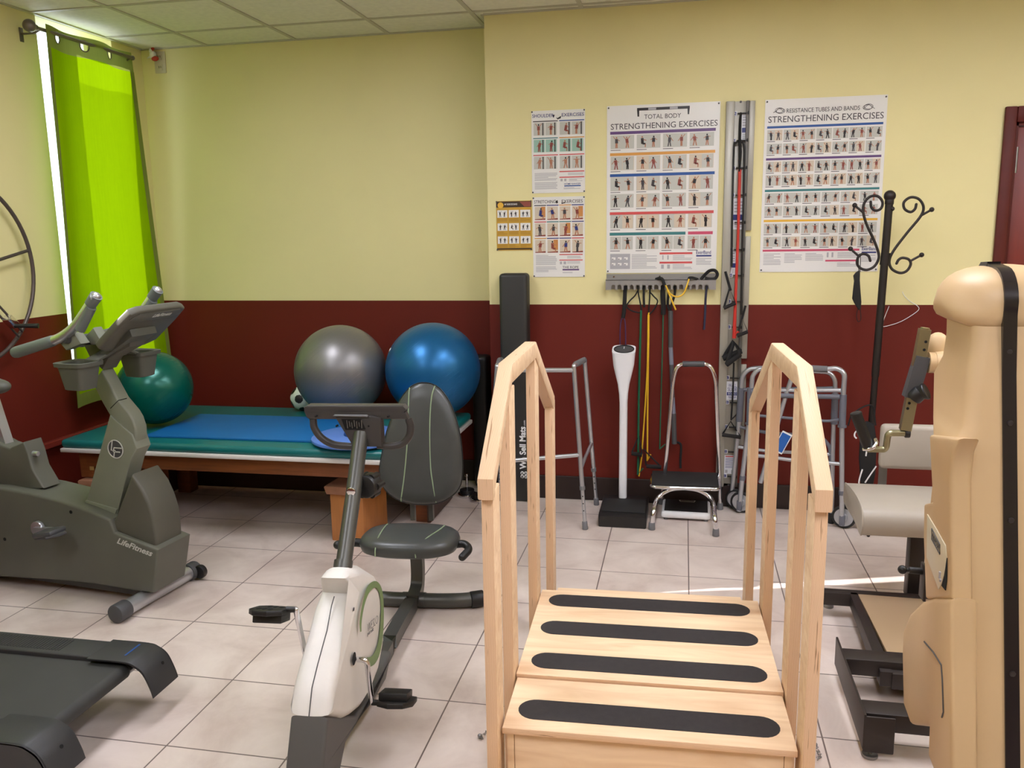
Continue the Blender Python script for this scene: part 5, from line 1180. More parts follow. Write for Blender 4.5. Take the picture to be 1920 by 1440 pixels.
sr = [(1681, 494), (1685, 487), (1692.5, 483.5), (1704, 486.5), (1707.5, 495.7), (1700, 508), (1687, 511.7), (1672, 504), (1667.5, 489), (1675.8, 469.5), (1700, 437.6), (1726, 405.7), (1731.5, 388), (1723, 373.5), (1707.7, 370), (1695, 379), (1696, 391.5), (1707, 397.5), (1715.5, 392), (1718, 383)]
sl = [(1631.7, 489), (1628, 479.5), (1617.6, 476), (1609, 482.6), (1607, 494), (1613, 502.5), (1625, 506), (1638, 500.5), (1646, 489), (1647.3, 475), (1638, 449), (1625, 421), (1618.6, 398), (1620.4, 381), (1631, 369), (1645.7, 368), (1654.5, 378.4), (1652, 390.6), (1642, 395), (1634, 389), (1632.6, 378.5)]
for pts, kn in ((sr, (((1726, 404.7), (1747, 393)), ((1707.6, 489), (1728, 478)))), (sl, (((1618, 398), (1602.6, 385)), ((1610, 480), (1594.7, 466.6))))):
    bm = NB(); tube(bm, spline([pY(*p, yc) for p in pts], 6), .0068, 10, rnd=True); so = obj('scroll_arm', bm, m_iron, t)
    for a, b in kn:
        bm = NB(); a, b = pY(*a, yc), pY(*b, yc); tube(bm, [a, b], .006, 8); ball(bm, b, .0125, n=14); obj('hook', bm, m_iron, so)
for k in range(3):
    a = 2*PI*k/3+.5; d = Vector((math.cos(a), math.sin(a)*.8, 0)); bm = NB(); tube(bm, spline([cb0+Vector((0, 0, .14)), cb0+d*.06+Vector((0, 0, .10)), cb0+d*.15+Vector((0, 0, .035)), cb0+d*.2+Vector((0, 0, .009))], 5), .009, 10, rnd=True); obj('foot', bm, m_iron, t)
# face mask hanging on the left scroll
ym = yc-.015
bm = NB(); L_ = [(1611, 507), (1605, 511), (1600.5, 517), (1602, 527), (1600, 545), (1598.5, 560), (1602, 568), (1607, 576), (1611, 582), (1614.5, 578), (1615.5, 566), (1614, 548), (1612.5, 525), (1613, 511)]
t = thing('face_mask', 'black cloth face mask hanging from the left scroll of the coat rack', 'face mask', pY(1608, 600, ym))
prism(bm, [pY(x, y, ym) for x, y in L_], (0, .016, 0), .004); obj('cloth', bm, m_blackst, t)
bm = NB(); tube(bm, spline([pY(1611, 512, ym+.005), pY(1609.5, 496, ym), pY(1610, 482, ym), pY(1612, 476, ym+.015), pY(1613.5, 484, ym+.03), pY(1612.5, 510, ym+.01)], 5), .0022, 6); obj('ear_loop', bm, m_blackst, t)
bm = NB(); tube(bm, spline([pY(1609, 576, ym+.008), pY(1606, 592, ym), pY(1609, 603, ym), pY(1614, 598, ym), pY(1613, 578, ym+.008)], 5), .0018, 6); obj('ear_loop', bm, m_blackst, t)
# white cord on the wall
bm = NB(); yw = YR-.006; tube(bm, spline([pY(*p, yw) for p in ((1692, 547), (1696, 555), (1706, 565), (1720, 573.5), (1721.5, 582), (1700, 597), (1680, 606.5), (1654, 612.5), (1656, 602), (1667, 574))], 5), .0018, 6)
tag(obj('wall_cord', bm, m_white), 'thin white cord dangling on the wall right of the coat rack', 'cord')
# ---------------------------------------------------------------- left walker
wk = thing('walker', 'plain aluminium walker without wheels standing left of the white scale', 'walker', (-.78, 4.6, 0))
def leg(parent, a, b, foot=True, r=.0125, m=None, holes=True):
    """tube from a down to the floor point b with thinner extension and rubber tip"""
    a, b = Vector(a), Vector(b); c = a+(b-a)*.74
    bm = NB(); tube(bm, [a, c], r, 14); l = obj('leg', bm, m or m_alu, parent)
    bm = NB(); tube(bm, [c-(b-a)*.01, b+(a-b).normalized()*.03], r*.82, 12); obj('leg_extension', bm, m_alu, l)
    bm = NB(); tube(bm, [c-(b-a)*.012, c+(b-a)*.012], r*1.25, 14); obj('lock_collar', bm, m_greyrub, l)
    if foot:
        bm = NB(); cyl(bm, b, b+(a-b).normalized()*.045, .0165, 16, r2=.0145, bev=.003); obj('rubber_tip', bm, m_greyrub, l)
    if holes:
        bm = NB(); d = (b-a).normalized()
        for k in range(3):
            q = c+(b-a)*(.05+.045*k)-Vector((0, r*.84, 0)); disc(bm, q, (0, -1, 0), .0038, 8)
        obj('pin_holes', bm, m_hole, l)
    return l
yt = 4.46
TR_, TL_ = pY(1076, 690, yt), pY(932, 690, yt)
fr, brk_ = Vector((-.501, 4.385, 0)), Vector((-.482, 4.815, 0))
w_ = TR_.x-TL_.x; fl_, bl_ = Vector((TL_.x-.06, 4.385, 0)), Vector((TL_.x-.08, 4.815, 0))
for top, f_, b_, s in ((TR_, fr, brk_, 1), (TL_, fl_, bl_, -1)):
    tb_ = Vector((top.x+.03*s, 4.72, top.z-.0))
    l1 = leg(wk, top-Vector((0, 0, .0)), f_); l2 = leg(wk, tb_-Vector((0, 0, .02)), b_)
    bm = NB(); tube(bm, fillet([top-Vector((0, 0, .0)), top+Vector((0, .0, .012)), tb_+Vector((0, 0, .012)), tb_-Vector((0, 0, .03))], .03, 6), .0125, 12); obj('top_tube', bm, m_alu, wk)
    bm = NB(); tube(bm, [top+Vector((.003*s, .05, .012)), tb_+Vector((0, -.05, .012))], .0165, 14); obj('hand_grip', bm, m_greyrub, wk)
    bm = NB(); m1 = top+(f_-top)*.62; m2 = tb_+(b_-tb_)*.56; tube(bm, fillet([m1, m1+Vector((.005, .1, .02)), m2+Vector((0, -.06, -.0)), m2], .05), .010, 10); obj('side_brace', bm, m_alu, wk)
bm = NB(); tube(bm, [TL_-Vector((0, 0, .012)), TR_-Vector((0, 0, .012))], .0125, 14); obj('cross_bar', bm, m_alu, wk)
bm = NB(); a = TL_+(fl_-TL_)*.60; b = pY(1086, 853, 4.42); tube(bm, [a, b], .0115, 14); obj('cross_bar', bm, m_alu, wk)
# ---------------------------------------------------------------- standing scale
sc = thing('standing_scale', 'white column scale with black platform between the walker and the step stool', 'scale', (-.3, 4.6, 0))
bm = NB(); prism(bm, [(-.435, 4.44, .0), (-.435, 4.44, .062), (-.435, 4.475, .075), (-.435, 4.76, .085), (-.435, 4.76, 0)], (.262, 0, 0), .008, 3); obj('platform', bm, m_black, sc)
bm = NB(); box(bm, (-.425, 4.478, .074), (-.183, 4.70, .083), .003); obj('platform_mat', bm, m_rubber, sc)
bm = NB()
yS = 4.735; cx = pY(1168, 900, yS).x; zt0 = pY(1168, 655, yS).z; z1 = pY(1168, 745, yS).z
secs = [(.08, .0225, .030), (z1-.03, .0225, .030), (z1+.02, .025, .031), (z1+.08, .033, .034), (z1+.14, .047, .04), (z1+.19, .058, .045), (zt0-.02, .064, .05), (zt0, .066, .052)]
rings = []
def rr(x, y, z, hx_, hy_, n=24, e=.5, tilt=0):
    out = []
    for k in range(n):
        a = 2*PI*k/n; u = math.copysign(abs(math.cos(a))**e, math.cos(a))*hx_; v = math.copysign(abs(math.sin(a))**e, math.sin(a))*hy_
        out.append(bm.verts.new((x+u, y+v, z+v*tilt)))
    return out
for i, (z, hx_, hy_) in enumerate(secs): rings.append(rr(cx, yS, z, hx_, hy_, tilt=.0 if z < z1 else .35*(z-z1)/(zt0-z1)))
bm.faces.new(rings[0][::-1]); bm.faces.new(rings[-1])
for i in range(len(rings)-1):
    for k in range(24): bm.faces.new((rings[i][k], rings[i][(k+1) % 24], rings[i+1][(k+1) % 24], rings[i+1][k]))
obj('column', bm, m_wplastic, sc)
bm = NB(); M_ = Matrix.Translation((cx, yS, zt0+.0015)) @ Matrix.Rotation(math.atan(.35), 4, 'X')
t_ = bmesh.new(); bmesh.ops.create_circle(t_, cap_ends=True, segments=32, radius=1); merge(bm, t_, M_ @ Matrix.Diagonal((.052, .042, 1, 1))); dl = obj('dial', bm, m_dgrey, sc)
bm = NB(); tube(bm, [M_ @ Vector((.055*math.cos(a), .045*math.sin(a), .001)) for a in [2*PI*k/32 for k in range(32)]], .003, 6, closed=True); obj('dial_rim', bm, m_black, dl)
bm = NB(); quad(bm, [M_ @ Vector(p) for p in ((-.002, 0, .002), (.002, 0, .002), (.002, .028, .002), (-.002, .028, .002))]); obj('needle', bm, m_white, dl)
# ---------------------------------------------------------------- chrome step stool with hand rail
ss = thing('step_stool', 'chrome step stool with black top and tall hand rail left of the silver track', 'step stool', (.05, 4.6, 0))
F0, F1 = Vector((-.143, 4.437, 0)), Vector((.195, 4.391, 0)); B1 = Vector((.234, 4.842, 0)); B0 = B1-(F1-F0)
zs = .235
tl, tr = pZ(1223, 882, zs), pZ(1345, 886, zs); bl, br = pZ(1222, 905, zs), pZ(1348, 909.5, zs)
bm = NB(); prism(bm, [bl, br, tr, tl], (0, 0, -.018), .004); top_ = obj('step_top', bm, m_rubber, ss)
bm = NB(); lp = fillet([bl+Vector((.1, 0, -.024)), bl+Vector((0, 0, -.024)), tl+Vector((0, 0, -.024)), tr+Vector((0, 0, -.024)), br+Vector((0, 0, -.024)), bl+Vector((.1, 0, -.024))], .03); tube(bm, lp, .011, 12); obj('rim_tube', bm, m_chrome, ss)
dx = (br-bl).normalized()
for f_, c_, s in ((F0, bl, 1), (F1, br, -1)):
    a = c_+dx*(.20*s)+Vector((0, .04, -.035)); b = c_+dx*(.10*s)+Vector((0, .02, -.042)); c = f_+Vector((0, 0, .09))+dx*(.0*s)
    bm = NB(); tube(bm, spline([a, b, c_+dx*.035*s+Vector((0, -.005, -.085)), f_+dx*.008*s+Vector((0, .003, .10)), f_+Vector((0, 0, .03))], 6), .0125, 14); l = obj('leg', bm, m_chrome, ss)
    bm = NB(); cyl(bm, f_, f_+Vector((0, 0, .042)), .0185, 16, r2=.016, bev=.003); obj('rubber_tip', bm, m_greyrub, l)
yH = 4.72
H = [Vector((B0.x, B0.y, .03)), Vector((pY(1247, 885, yH).x, yH, .24)), pY(1262, 712, yH), pY(1270, 682, yH), pY(1332, 682, yH), pY(1342, 712, yH), Vector((pY(1348, 900, yH+.05).x, yH+.05, .24)), Vector((B1.x, B1.y, .03))]
bm = NB(); tube(bm, fillet(H, [.08, .05, .06, .06, .05, .08], 6), .0115, 14); obj('hand_rail', bm, m_chrome, ss)
g = (H[3]+H[4])/2; bm = NB(); tube(bm, [pY(1280, 682.5, yH), pY(1321, 682.5, yH)], .0165, 16); obj('foam_grip', bm, m_dgrey, ss)
for b_ in (B0, B1):
    bm = NB(); cyl(bm, b_, b_+Vector((0, 0, .042)), .0185, 16, r2=.016, bev=.003); obj('rubber_tip', bm, m_greyrub, ss)
bm = NB(); tube(bm, [H[1]-Vector((0, 0, .09)), H[6]-Vector((0, 0, .09))], .006, 8); obj('brace', bm, m_chrome, ss)
# low white step beneath it
ls = thing('low_step', 'low white foot step with black top under the chrome step stool', 'step', (.04, 4.72, 0))
bm = NB(); M_ = Matrix.Translation((.04, 4.72, 0)) @ Matrix.Rotation(math.radians(-1), 4, 'Z')
box(bm, (-.135, -.12, .012), (.135, .12, .05), .012, 3, M=M_); obj('body', bm, m_white, ls)
bm = NB(); P_ = [(-.12, -.10), (.12, -.10), (.12, .108), (.055, .108), (.045, .07), (-.035, .07), (-.045, .108), (-.12, .108)]; prism(bm, [M_ @ Vector((x, y, .0495)) for x, y in P_], (0, 0, .003), .001); obj('tread', bm, m_rubber, ls)
bm = NB(); box(bm, (-.035, .082, .049), (.045, .10, .053), .002, M=M_); obj('carry_slot', bm, m_greyrub, ls)
for sx in (-1, 1):
    for sy in (-1, 1): bm = NB(); cyl(bm, M_ @ Vector((sx*.11, sy*.095, 0)), M_ @ Vector((sx*.11, sy*.095, .013)), .012, 12); obj('foot', bm, m_greyrub, ls)
# ---------------------------------------------------------------- folded wheeled walker (right)
gA, gB = Vector((.344, 4.775, 0)), Vector((.863, 4.60, 0)); gd = (gB-gA).normalized(); gn = Vector((gd.y, -gd.x, 0))
def WP(px, py, d=0): return pP(px, py, gA+gn*d, gn)
m_sil = mat('silver_tube', (190, 193, 198), .3, .7); m_gr = mat('walker_grey_plastic', (104, 106, 116), .5, .1)
def wheel(parent, c, r=.062):
    bm = NB(); lathe(bm, [(r*.80, -.013), (r*.93, -.013), (r, -.008), (r, .008), (r*.93, .013), (r*.80, .013), (r*.80, -.013)], c, gn, 32); w = obj('wheel', bm, m_rubber, parent)
    bm = NB(); lathe(bm, [(0, -.014), (r*.3, -.014), (r*.35, -.008), (r*.81, -.010), (r*.81, .010), (r*.35, .008), (r*.3, .018), (0, .018)], c, gn, 24); obj('wheel_hub', bm, m_sil, w)
    bm = NB(); cyl(bm, c-gn*.02, c+gn*.022, .008, 12); obj('axle', bm, m_chrome, w)
wa = thing('walker', 'folded grey and silver wheeled walker with grey hand grips, front one of two', 'walker', (gA+gB)/2)
for pts, nm in (([(1385.5, 958), (1393, 885), (1404, 795), (1405, 790)], 'l'), ([(1578.5, 985), (1578.5, 900), (1578.5, 800)], 'r')):
    bm = NB(); tube(bm, [WP(*p) for p in pts], .0135, 14); l = obj('leg', bm, m_sil, wa)
    bm = NB(); a, b = (WP(1391.5, 900), WP(1392.5, 892)) if nm == 'l' else (WP(1578.5, 928), WP(1578.5, 920)); tube(bm, [a, b], .0165, 14); obj('lock_collar', bm, m_gr, l)
    bm = NB(); a, b = (WP(1405.5, 792), WP(1407, 727)) if nm == 'l' else (WP(1579, 797), WP(1581, 740)); tube(bm, [a, b], .0185, 14); tube(bm, [a+(a-b).normalized()*.012, a], .023, 14); obj('hinge_sleeve', bm, m_gr, wa)
    c = WP(1390, 944, -.03) if nm == 'l' else WP(1582, 973, -.03); c.z = .062; wheel(wa, c)
    bm = NB(); q = WP(1386, 955) if nm == 'l' else WP(1578.5, 982); box(bm, (-.014, -.014, -.03), (.014, .006, .03), .006, M=Matrix.Translation((q.x, q.y, .05)) @ Matrix.Rotation(math.atan2(gd.y, gd.x), 4, 'Z')); obj('wheel_bracket', bm, m_gr, l)
bm = NB(); tube(bm, fillet([WP(1581, 742), WP(1584, 700), WP(1570, 690), WP(1552, 692), WP(1508, 690)], [.05, .03, .01], 6), .0135, 14)
obj('side_frame', bm, m_sil, wa)
bm = NB(); tube(bm, [WP(1508, 690), WP(1552, 692.5)], .0175, 16); obj('hand_grip', bm, m_greyrub, wa)
bm = NB(); tube(bm, fillet([WP(1409, 728), WP(1411, 703), WP(1424, 691), WP(1440, 692), WP(1480, 694), WP(1486, 704), WP(1474, 740), WP(1426, 905)], [.05, .04, .01, .02, .03, .01], 6), .0125, 14); obj('side_frame', bm, m_sil, wa)
bm = NB(); tube(bm, [WP(1412, 732), WP(1577, 732)], .0115, 12); obj('cross_bar', bm, m_sil, wa)
bm = NB(); tube(bm, spline([WP(1409, 735, .01), WP(1440, 738, .01), WP(1470, 742, .01), WP(1575, 744, .01)], 4), .0135, 12); obj('cross_bar', bm, m_gr, wa)
bm = NB(); tube(bm, [WP(1401, 853), WP(1440, 856), WP(1480, 862), WP(1577, 870)], .011, 12); obj('cross_bar', bm, m_sil, wa)
bm = NB(); tube(bm, fillet([WP(1405, 778), WP(1430, 780), WP(1555, 790), WP(1578, 786)], .03), .008, 10); obj('cross_bar', bm, m_gr, wa)
wb = thing('walker', 'second folded grey and silver walker, behind the front one against the red wall', 'walker', (gA+gB)/2-gn*.1)
D = -.078
def W2(px, py): return WP(px, py, D)
for pts in (((1390, 730), (1392, 704), (1404, 692), (1422, 690), (1455, 692)),):
    bm = NB(); tube(bm, fillet([W2(*p) for p in pts], .05, 6), .0135, 14); obj('side_frame', bm, m_sil, wb)
bm = NB(); tube(bm, fillet([W2(1566, 738), W2(1566, 712), W2(1556, 698), W2(1520, 696)], .05, 6), .012, 14); obj('side_frame', bm, m_sil, wb)
bm = NB(); tube(bm, [W2(1390, 727), W2(1386, 790)], .0185, 14); obj('hinge_sleeve', bm, m_gr, wb)
bm = NB(); tube(bm, [W2(1566, 738), W2(1564, 795)], .0185, 14); obj('hinge_sleeve', bm, m_gr, wb)
bm = NB(); tube(bm, [W2(1386, 788), W2(1378, 870), W2(1372, 925)], .0125, 14); l = obj('leg', bm, m_sil, wb)
bm = NB(); a = W2(1560, 935); tube(bm, [W2(1563, 795), W2(1561, 860), a, Vector((a.x, a.y, .05))], .0125, 14); l = obj('leg', bm, m_sil, wb)
bm = NB(); cyl(bm, Vector((a.x, a.y, 0)), Vector((a.x, a.y, .06)), .018, 14, bev=.003); obj('rubber_tip', bm, m_rubber, l)
c = W2(1380, 932); c.z = .06; wheel(wb, c, .06)
bm = NB(); tube(bm, [W2(1390, 731), W2(1566, 728)], .011, 12); obj('cross_bar', bm, m_gr, wb)
bm = NB(); tube(bm, fillet([W2(1384, 800), W2(1440, 812), W2(1538, 818), W2(1556, 835), W2(1558, 870)], .06), .010, 12); obj('cross_bar', bm, m_gr, wb)
bm = NB(); tube(bm, [W2(1384, 838), W2(1440, 846), W2(1562, 852)], .010, 12); obj('cross_bar', bm, m_sil, wb)
# blue booklet
bo = thing('booklet', 'blue booklet with white border wedged in the folded walkers', 'booklet', WP(1475, 850, .03))
cs_ = [WP(1468, 807, .02), WP(1486, 816, .02), WP(1466, 852, .02), WP(1448, 843, .02)]
bm = NB(); prism(bm, cs_, gn*.004); bk = obj('pages', bm, m_white, bo)
cc_ = sum(cs_, Vector())/4; bm = NB(); prism(bm, [cc_+(p-cc_)*.86+gn*.0042 for p in cs_], gn*.0006); obj('cover', bm, mat('booklet_blue', (30, 92, 170), .4), bo)
# black bag with white marks behind the machine arm
bg_ = thing('black_bag', 'black bag with white stripes hanging low on the coat rack pole', 'bag', pY(1605, 960, 4.62))
bm = NB(); prism(bm, [pY(x, y, 4.60) for x, y in ((1614, 800), (1618, 794), (1626, 790), (1640, 796), (1645, 830), (1642, 890), (1635, 925), (1620, 930), (1614, 905), (1611, 860))], (0, .022, 0), .01); obj('bag_body', bm, m_blackst, bg_)
for pts in (((1608, 806), (1603, 812), (1602.5, 818), (1606, 822)), ((1617, 880), (1612, 896), (1610.5, 907), (1615, 909)), ((1643, 874), (1632, 890), (1622, 905)), ((1625, 846), (1623.5, 855))):
    bm = NB(); P_ = [pY(x, y, 4.598) for x, y in pts]; tube(bm, spline(P_, 4), .004, 8); obj('white_stripe', bm, m_white, bg_)
bm = NB(); tube(bm, spline([pY(1590, 798, 4.61), pY(1600, 775, 4.6), pY(1634, 760, 4.615), pY(1642, 798, 4.61)], 5), .004, 8); obj('bag_strap', bm, m_blackst, bg_)
# ---------------------------------------------------------------- weight machine (right)
m_tan = mat('machine_tan_plastic', (198, 168, 126), .44, var=.05, vscale=3, bump=.08, bscale=60, spec=.4)
m_tan2 = m_tan
m_blst = mat('machine_black_steel', (50, 43, 40), .45, .3, bump=.08, bscale=200)
m_gpad = mat('grey_vinyl_pad', (170, 161, 148), .38, var=.03, bump=.05, bscale=60)
m_arm = mat('champagne_metal', (164, 158, 124), .28, .85); m_band = mat('black_trim_band', (40, 34, 34), .25, .2)
wm = thing('weight_machine', 'large tan shrouded weight machine with black base and grey padded seat at the right edge', 'weight machine', (.9, 2.6, 0))
# the tower's front leans: its foot stands nearer to the viewer than its head
def fY(z): return 2.2+.263*(z-1.25)
FP, FN = (0, 2.2, 1.25), (0, 1, -.263)
xm = pP(1891, 700, FP, FN).x
edge = [pP(x, y, FP, FN) for x, y in ((1829, 612), (1827, 645), (1820, 692), (1815, 735), (1813, 803), (1800, 822), (1786, 850), (1783, 900), (1784, 1000), (1786, 1120), (1787, 1300), (1787, 1440))]
head = [pY(x, y, 2.36) for x, y in ((1866, 498.5), (1850, 499.5), (1835, 501), (1818, 504.5), (1800, 511), (1785, 520), (1774, 530), (1765, 543), (1760, 558), (1759, 571), (1763, 583), (1772, 594), (1790, 604))]
head[-1].x = edge[0].x-.004; XRt = .97; ztop = head[0].z+.004
secs = []
for i, p in enumerate(head):
    k = [.12, .085, .062, .042, .026, .014, .006, .001, 0, 0, .0, .004, .012][i]
    secs.append((p.z-(0 if i else -.003), p.x, fY(p.z)-.022*min(1, (p.z-1.34)/.08)+k*1.0, 2.50-k*.8, XRt-k*1.2, .125 if i < 9 else .11-.022*(i-9)))
sil = ((1768, 612), (1767, 645), (1760, 692), (1743, 735), (1741, 803), (1741, 822), (1742, 850), (1744, 900), (1734, 1000), (1736, 1120), (1745, 1300), (1750, 1440))
for p, q in zip(edge, sil):
    r_ = ray(*q); secs.append((p.z, p.x, fY(p.z), p.x*r_.y/r_.x, XRt, .034))
secs.append((.05, edge[-1].x, fY(.05), secs[-1][3], XRt, .03))
def rrect(bm, z, x0, x1, y0, y1, r, n=6):
    r = min(r, (x1-x0)*.45, (y1-y0)*.45); out = []
    for cx_, cy_, a0 in ((x0+r, y0+r, PI), (x1-r, y0+r, 1.5*PI), (x1-r, y1-r, 0), (x0+r, y1-r, .5*PI)):
        for k in range(n+1):
            a = a0+PI/2*k/n; out.append(bm.verts.new((cx_+r*math.cos(a), cy_+r*math.sin(a), z)))
    return out
bm = NB(); rings = [rrect(bm, z, x, xr, y0, y1, r) for z, x, y0, y1, xr, r in secs]; n = len(rings[0])
for i in range(len(rings)-1):
    for k in range(n): bm.faces.new((rings[i][k], rings[i][(k+1) % n], rings[i+1][(k+1) % n], rings[i+1][k]))
bm.faces.new(rings[0]); bm.faces.new(rings[-1])
obj('tower_shroud', bm, m_tan, wm, ang=50)
def side_panel(name, xs, px, th=.05, bev=.012):
    bm = NB(); prism(bm, [pX(x, y, xs) for x, y in px], (th, 0, 0), bev, 3); return obj(name, bm, m_tan2, wm)
XM, XLo = pP(1784, 1000, FP, FN).x-.006, pP(1787, 1300, FP, FN).x-.010
side = side_panel('side_shroud', XM, [(1797, 822), (1741, 815), (1745, 900), (1747, 940), (1731, 944), (1730, 1008), (1734, 1123), (1783, 1124), (1781, 900), (1786, 850)])
low = side_panel('lower_side_shroud', XLo, [(1784, 1121), (1774, 1119), (1749, 1118), (1725, 1128), (1705, 1148), (1692, 1180), (1690, 1226), (1692, 1321), (1705, 1358), (1740, 1362), (1738, 1416), (1752, 1455), (1784, 1455)], .06, .016)
bm = NB(); tube(bm, [pX(x, y, XLo-.001) for x, y in ((1733, 1203), (1750, 1223), (1765, 1247), (1767, 1275), (1769, 1335), (1766, 1345))], .0022, 6); obj('seam', bm, m_dgrey, low)
o = XM-.003
PL = [(1738, 964), (1755, 992), (1772, 1023), (1774, 1045), (1772, 1068), (1765, 1092), (1759, 1105), (1748, 1075), (1737, 1045)]
bm = NB(); prism(bm, [pX(x, y, o) for x, y in PL], (.003, 0, 0), .001); pl_ = obj('name_plate', bm, mat('plate_cream', (206, 196, 168), .3), side)
bm = NB(); q = [pX(x, y, o-.001) for x, y in ((1747, 991), (1762, 1021), (1762, 1039), (1747, 1011))]; tube(bm, q, .0015, 6, closed=True)
hh = (q[3]-q[0]).length; M_ = basis(q[3]+(q[2]-q[3])*.05+Vector((-.001, 0, .18*hh)), q[2]-q[3], (0, 0, 1)); text(bm, 'PARAMOUNT', hh*.8, M_, .0003, width=(q[2]-q[3]).length*.9); obj('plate_lettering', bm, m_dgrey, pl_)
bm = NB(); tube(bm, [pX(1763, 1072, o-.001), pX(1762, 1084, o-.001)], .0035, 6); tube(bm, [pX(1764, 1086, o-.001), pX(1763, 1090, o-.001)], .003, 6); obj('plate_mark', bm, PC[LTX], pl_)
bm = NB(); prism(bm, [pX(x, y, o) for x, y in ((1775, 1046), (1774, 1090), (1772, 1107), (1765, 1098), (1770, 1080))], (.002, 0, 0)); obj('recess', bm, m_hole, side)
# central black trim band over the top
bm = NB(); xb0 = xm; bp_ = [(2.45, ztop-.03), (2.41, ztop+.001), (2.36, ztop+.004)]+[(y0-.001, z+.001) for z, x, y0, y1, xr, r in secs[:11]]
P_ = [Vector((xb0, y, z)) for y, z in bp_]+[Vector((xb0, fY(z)-.003, z)) for z in (ztop-.26, .9, .5, .06)]
m_ = len(P_); rows = []
for i, p in enumerate(P_):
    d = (P_[min(i+1, m_-1)]-P_[max(i-1, 0)]).normalized(); nn = Vector((0, -d.z, d.y));
    if nn.dot(Vector((0, 2.36, ztop-.12))-Vector((0, p.y, p.z))) > 0 and p.z > ztop-.16: nn = -nn
    if p.z <= ztop-.16: nn = Vector((0, -1, 0))
    rows.append([bm.verts.new(p+Vector((sx*.0155, 0, 0))+nn*h) for sx, h in ((-1, -.012), (-1, .003), (1, .003), (1, -.012))])
for i in range(m_-1):
    for k in range(4): bm.faces.new((rows[i][k], rows[i][(k+1) % 4], rows[i+1][(k+1) % 4], rows[i+1][k]))
bm.faces.new(rows[0]); bm.faces.new(rows[-1][::-1]); band = obj('trim_band', bm, m_band, wm)
for y in (660, 793, 975, 1262):
    q = pP(1893, y, (0, 2.195, 1.25), FN); bm = NB(); cyl(bm, (xb0, q.y, q.z), (xb0, q.y-.006, q.z), .007, 14, bev=.002); obj('screw', bm, m_blst, band)
# adjustable press arm
YA = 3.1
def A(x, y, d=0): return pY(x, y, YA+d)
bm = NB(); bar(bm, [A(1734, 617), A(1697, 806)], .036, .030, up=(0, 1, 0)); cyl(bm, A(1734, 617)+Vector((0, 0, -.002)), A(1734.5, 616)+Vector((0, 0, .003)), .015, 8); arm = obj('press_arm', bm, m_arm, wm)
for q in ((1736, 641), (1733, 656), (1705, 756), (1702, 766)):
    bm = NB(); c = A(*q, -.0185); disc(bm, c, (0, -1, 0), .005, 10); obj('pin_hole', bm, m_hole, arm)
bm = NB(); bar(bm, [A(1729, 668), A(1706, 745)], .046, .042, up=(0, 1, 0)); obj('adjust_sleeve', bm, m_dgrey, arm)
bm = NB(); cyl(bm, A(1712, 748, -.02), A(1728, 733, -.03), .026, 20, bev=.006); cyl(bm, A(1725, 738, -.03), A(1738, 733, -.04), .022, 18, r2=.03, bev=.005); obj('adjust_knob', bm, m_black, arm)
bm = NB(); c0, c1 = pY(1758, 682, 2.95), A(1741, 682); 
ax_ = Vector((-1, .12, .02)); b0 = A(1752, 680, -.0); cyl(bm, b0+Vector((.16, 0, 0)), b0, .050, 28, r2=.038, bev=.004); cyl(bm, b0, b0+Vector((-.02, 0, 0)), .036, 24); obj('pivot_boss', bm, m_tan2, wm)
bm = NB(); ball(bm, A(1757, 655, .04), .06, .7, .6, 1.0, 24); obj('pivot_cover', bm, m_tan2, wm)
bm = NB(); tube(bm, fillet([A(1702, 812), A(1665, 812), A(1661, 843), A(1626, 842)], .014, 5), .0115, 14); obj('handle_bracket', bm, m_arm, arm)
bm = NB(); cyl(bm, A(1696, 812), A(1706, 812), .017, 16, bev=.003); obj('end_cap', bm, m_black, arm)
bm = NB(); tube(bm, [A(1628, 838), A(1605, 776)], .0195, 18, rnd=False); cyl(bm, A(1606, 779), A(1604.5, 773), .0205, 18, bev=.004); hg = obj('handle_grip', bm, m_black, arm)
bm = NB(); tube(bm, spline([A(1619, 842, .0), A(1634, 841, -.02), A(1643, 832, -.01), A(1642, 824, .01)], 4), .007, 10); obj('grip_clip', bm, m_chrome, arm)
# seat and back pad
Xs = .72
prf = [pX(x, y, Xs) for x, y in ((1588, 923), (1593, 920.5), (1600, 927), (1608, 938), (1615, 957), (1616, 982), (1612, 1001), (1606, 990), (1600, 975), (1588, 958))]
top_z = prf[1].z
P2 = [Vector((Xs, 3.83, top_z-.01)), Vector((Xs, 3.80, top_z+.004)), Vector((Xs, 3.62, top_z+.018)), Vector((Xs, 3.50, top_z+.010)), Vector((Xs, 3.45, .475)), Vector((Xs, 3.438, .43)), Vector((Xs, 3.452, .385)), Vector((Xs, 3.475, .378)), Vector((Xs, 3.60, .395)), Vector((Xs, 3.83, .40))]
bm = NB(); prism(bm, spline(P2, 3, closed=True), (.46, 0, 0), .008, 3); seat_ = obj('seat_pad', bm, m_gpad, wm)
bm = NB(); tube(bm, [p+Vector((.004, 0, 0)) for p in spline(P2, 3, closed=True)], .0035, 6, closed=True); obj('piping', bm, m_gpad, seat_)
bm = NB(); box(bm, (.95, 3.6, .06), (1.01, 3.66, .40), .004); obj('seat_post', bm, m_blst, wm)
yb = 3.95; x0, x1, z0, z1 = pY(1651, 850, yb).x, pY(1745, 850, yb).x+.2, pY(1655, 880, yb).z, pY(1660, 797, yb).z
bm = NB(); box(bm, (x0, yb, z0), (x1, yb+.055, z1), .022, 4); obj('back_pad', bm, m_gpad, wm)
